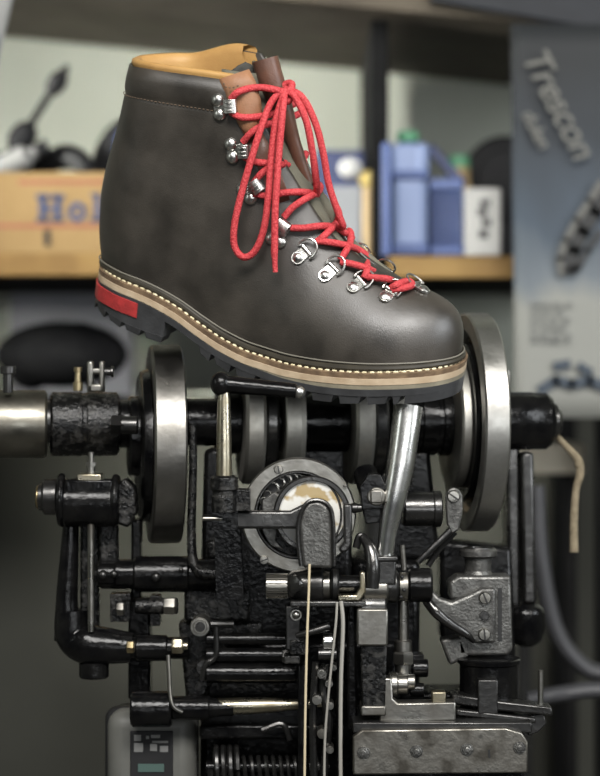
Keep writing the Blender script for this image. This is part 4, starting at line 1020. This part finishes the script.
# under the plate
Bd('under_lever', MB().tubep([(296, 636, -.058), (310, 632, -.060), (330, 626, -.060)], [3, 3.6, 4], 12).boxp(286, 606, 300, 650, -.045, .02), M_DARKST, bevel=.001)
Bd('under_screw', MB().cyly(296, 615, 6, -.055, .02).sphere(P(296, 615, -.056), 4*S), M_STEEL)
seg('under_roller', 323, 333, 8, M_BRIGHT, -.05, 641); seg('under_roller', 318, 337, 6, M_DARKST, -.05, 654)
Bd('guide_block', MB().boxp(290, 640, 306, 655, -.048, .02).boxp(284, 656, 300, 664, -.05, .02), M_ROUGHIRON, bevel=.001)
Bd('looper_link', MB().tubep([(326, 664, -.04), (323, 690, -.042), (328, 720, -.042), (324, 776, -.04), (324, 800, -.04)], [5, 4, 5, 4, 4], 10).tubep([(316, 662, -.04), (313, 720, -.04), (315, 800, -.04)], 4, 10), M_DARKST)
for (x, y, r) in ((322, 674, 5), (329, 684, 4), (317, 700, 5), (330, 706, 4), (322, 734, 5), (330, 750, 4), (334, 668, 3)):
    Bd('link_pin', MB().cyly(x, y, r, -.052, .02).cyly(x, y, r*.6, -.0545, .01), M_STEEL)
Bd('link_strap', MB().boxp(298, 664, 308, 800, -.03, .02).boxp(336, 607, 344, 800, -.028, .03), M_BLACK, bevel=.002)

# ---- right bracket with the screwed wedge arm
rb = Bd('bracket_casting', MB().prismp([(449, 582), (458, 576), (511, 576), (513, 650), (508, 656), (458, 656), (457, 640), (466, 620), (460, 600), (450, 600)], -.020, .03).prismp([(440, 640), (462, 636), (470, 656), (450, 666)], -.02, .02), M_PITTED, bevel=.0025, seg=3)
Bd('pipe_boss', MB().lathe(P(478, 578, -.002), (0, 0, 1), [(0, 17*S), (.006, 13*S), (.016, 13.5*S), (.018, 19*S), (.022, 19*S), (.024, 17*S)], 36), M_PITTED)
Bd('boss_cap', MB().lathe(P(478, 551, -.002), (0, 0, 1), [(0, 16*S), (.003, 15*S), (.003, 8*S), (.001, 7.6*S), (.001, 0)], 32), M_DARKST)
wa = Bd('wedge_arm', MB().prismp([(424, 596), (432, 590), (440, 598), (452, 602), (470, 594), (482, 588), (496, 588), (496, 643), (478, 644), (462, 636), (444, 624), (428, 608)], -.030, .014), M_PITTED, bevel=.0025, seg=3)
Bd('arm_rib', MB().tubep([(426, 600, -.031), (436, 612, -.034), (450, 624, -.034), (466, 634, -.032), (474, 642, -.028)], [5, 5.5, 5, 4, 2], 12), M_DARKST)
screw(485, 598, 6.2, -.0325, wa, 68); screw(484.5, 634.5, 6.2, -.0325, wa, 84)
Bd('dowel_pin', MB().cyly(484.5, 615.5, 4.8, -.0325, .008), M_DARKST, wa)
Bd('bracket_slot', MB().boxp(498, 588, 502, 641, -.0208, .002), M_HOLE)

# ---- table on the lower right with the bolted front plate
ytb = -.078
tbl = Bd('work_table', MB().prism([P(353, 733, ytb+.006), P(532, 733, ytb+.006), P(532, 733, ytb+.006)+Vector((.003, .085, 0)), P(353, 733, ytb+.006)+Vector((-.003, .085, 0))], (0, 0, .008)), M_DARKST, bevel=.001)
Bd('table_block', MB().boxp(356, 733, 524, 860, ytb+.010, .06), M_BLACK, bevel=.002)
fp = Bd('front_plate', MB().prismp([(353, 737), (362, 730), (506, 728), (522, 733), (528, 742), (528, 773), (353, 775)], ytb, .010), mat('grimy_steel', (.27, .255, .225), .40, 1, .5, 58, (.055, .05, .042), .9, .2, 300, .14, lo=.36, hi=.60), bevel=.0012)
fp['label'] = 'worn grey steel front plate'
for x, y in ((363.5, 752.5), (416.5, 751), (467, 749.5), (519.5, 747.5)): bolt(x, y, 5.2, ytb, fp, m=M_PITTED)
MB().prismp([(488, 750), (490, 749), (490.4, 758), (488.4, 758)], ytb-.0003, .001).build('stamped_mark', M_HOLE, fp)
Bd('table_screw', MB().cylz(441, 727, 722, 8, -.050).cylz(401, 729, 723, 5, -.055).cylz(496, 725, 720, 6, -.03), M_DARKST)
Bd('angle_bracket', MB().prismp([(380, 678), (392, 678), (393, 699), (398, 703), (456, 702), (456, 721), (379, 723)], -.062, .018), M_STEEL, bevel=.0014)
Bd('bracket_nut', MB().boxp(432, 692, 446, 703, -.060, .012), M_STEELY, bevel=.001)
Bd('spindle_boss', MB().cylx(388, 398, 684, 12, -.045).cylx(397, 408, 684, 10, -.045).cylx(407, 415, 682, 8, -.043), M_STEEL)
Bd('adjusting_nut', MB().cylz(403, 678, 662, 8, -.030).hexnut(P(403, 664, -.03), (0, 0, 1), 11*S, .010).cylz(403, 652, 640, 9, -.03).cylz(403, 645, 600, 5, -.03), M_STEEL)
Bd('adjusting_block', MB().cylx(412, 428, 668, 9, -.022).cylx(410, 424, 690, 7, -.03).boxp(396, 655, 424, 672, -.02, .02), M_BLACK, bevel=.001)
Bd('table_post', MB().lathe(P(489, 712, -.018), (0, 0, 1), [(0, 29*S), (.038, 29*S), (.039, 31*S), (.042, 31.5*S), (.043, 30*S)], 48), M_BLACK)
Bd('post_block', MB().boxp(478, 680, 498, 714, -.052, .02), M_DARKST, bevel=.001)
Bd('flat_lever', MB().prism([P(452, 694, -.045), P(500, 701, -.052), P(552, 707, -.055), P(553, 716, -.055), P(500, 711, -.052), P(452, 704, -.045)], (0, .022, 0)).prism([P(456, 709, -.05), P(536, 718, -.055), P(536, 724, -.055), P(456, 716, -.05)], (0, .03, 0)), M_DARKST, bevel=.0015)
Bd('lever_peg', MB().cylz(540.5, 710, 670, 2.8, -.044), M_STEEL)
Bd('lever_block', MB().prismp([(528, 716), (544, 713), (547, 724), (538, 733), (528, 736)], -.05, .02), M_DARKST, bevel=.0012)

# ---- threads, rag string and the switch box
def thread(name, pts, rp, m, label): return tag(MB().tubep(pts, rp, 8, 6).build(name, m), label, 'thread', None)
thread('waxed_thread', [(309.5, 564, -.079), (308.5, 600, -.080), (307, 640, -.080), (305.5, 700, -.079), (304.5, 776, -.078), (304.5, 800, -.078)], 1.25, M_THREADC, 'cream waxed thread hanging straight down from the arm under the dial')
thread('waxed_thread', [(337, 602, -.070), (336, 622, -.071), (332, 660, -.070), (328, 700, -.068), (325, 740, -.066), (324, 800, -.066)], 1.3, M_THREADG, 'thin grey thread slanting left from the thread plate, left of the thicker one')
thread('waxed_thread', [(341, 601, -.070), (343, 625, -.072), (341, 680, -.072), (340.5, 740, -.071), (341, 800, -.071)], 2.0, M_THREADG, 'thicker grey thread hanging vertically beside the steel block')
st = MB().tubep([(556, 436, .115), (567, 447, .11), (578, 460, .11), (580, 474, .11), (576, 490, .11), (574, 520, .11), (574, 552, .11)], [3.2, 3.4, 4.2, 4.2, 3.6, 4.0, 4.4], 10, 8)
st.sphere(P(579, 464, .11), 5*S, (1, 1, 1.3))
tag(st.build('rag_string', mat('beige_string', (.20, .165, .11), .9, 0, .2, 200, (.11, .09, .06), .7, .5, 500)), 'knotted beige string hanging from the right end of the machine shaft', 'string')
ysb = .02
sb = empty('switch_box', P(150, 800, ysb), 'grey switch box with a black label panel at the machine foot', 'switch box')
MB().boxp(106, 712, 196, 860, ysb, .06).build('housing', mat('grey_paint', (.10, .10, .09), .5, 0, .4, 30, (.06, .06, .055), .6), sb, .013, seg=5)
MB().boxp(104, 708, 198, 864, ysb+.016, .02).build('gasket', M_PLBLACK, sb, .014, seg=5)
MB().boxp(130, 731, 173, 850, ysb-.0015, .004).build('panel', M_PLBLACK, sb, .001)
m = MB()
for q in ((134, 735, 141, 741), (134, 743, 143, 752), (146, 736, 149, 739), (151, 735, 160, 738), (152, 741, 168, 743), (160, 746, 168, 752), (150, 744, 157, 751)): m.boxp(*q, ysb-.0021, .001)
m.build('printed_marks', mat('faded_white_ink', (.15, .15, .145), .7), sb)
MB().boxp(138, 764, 164, 772, ysb-.0024, .0015).build('indicator', mat('dull_green_plastic', (.05, .085, .075), .4), sb)
MB().box(P(150, 860, ysb+.03)-Vector((0, 0, P(0, 860, ysb).z/2)), (.03, .03, P(0, 860, ysb).z-.002)).build('support_post', M_BLACK, sb)
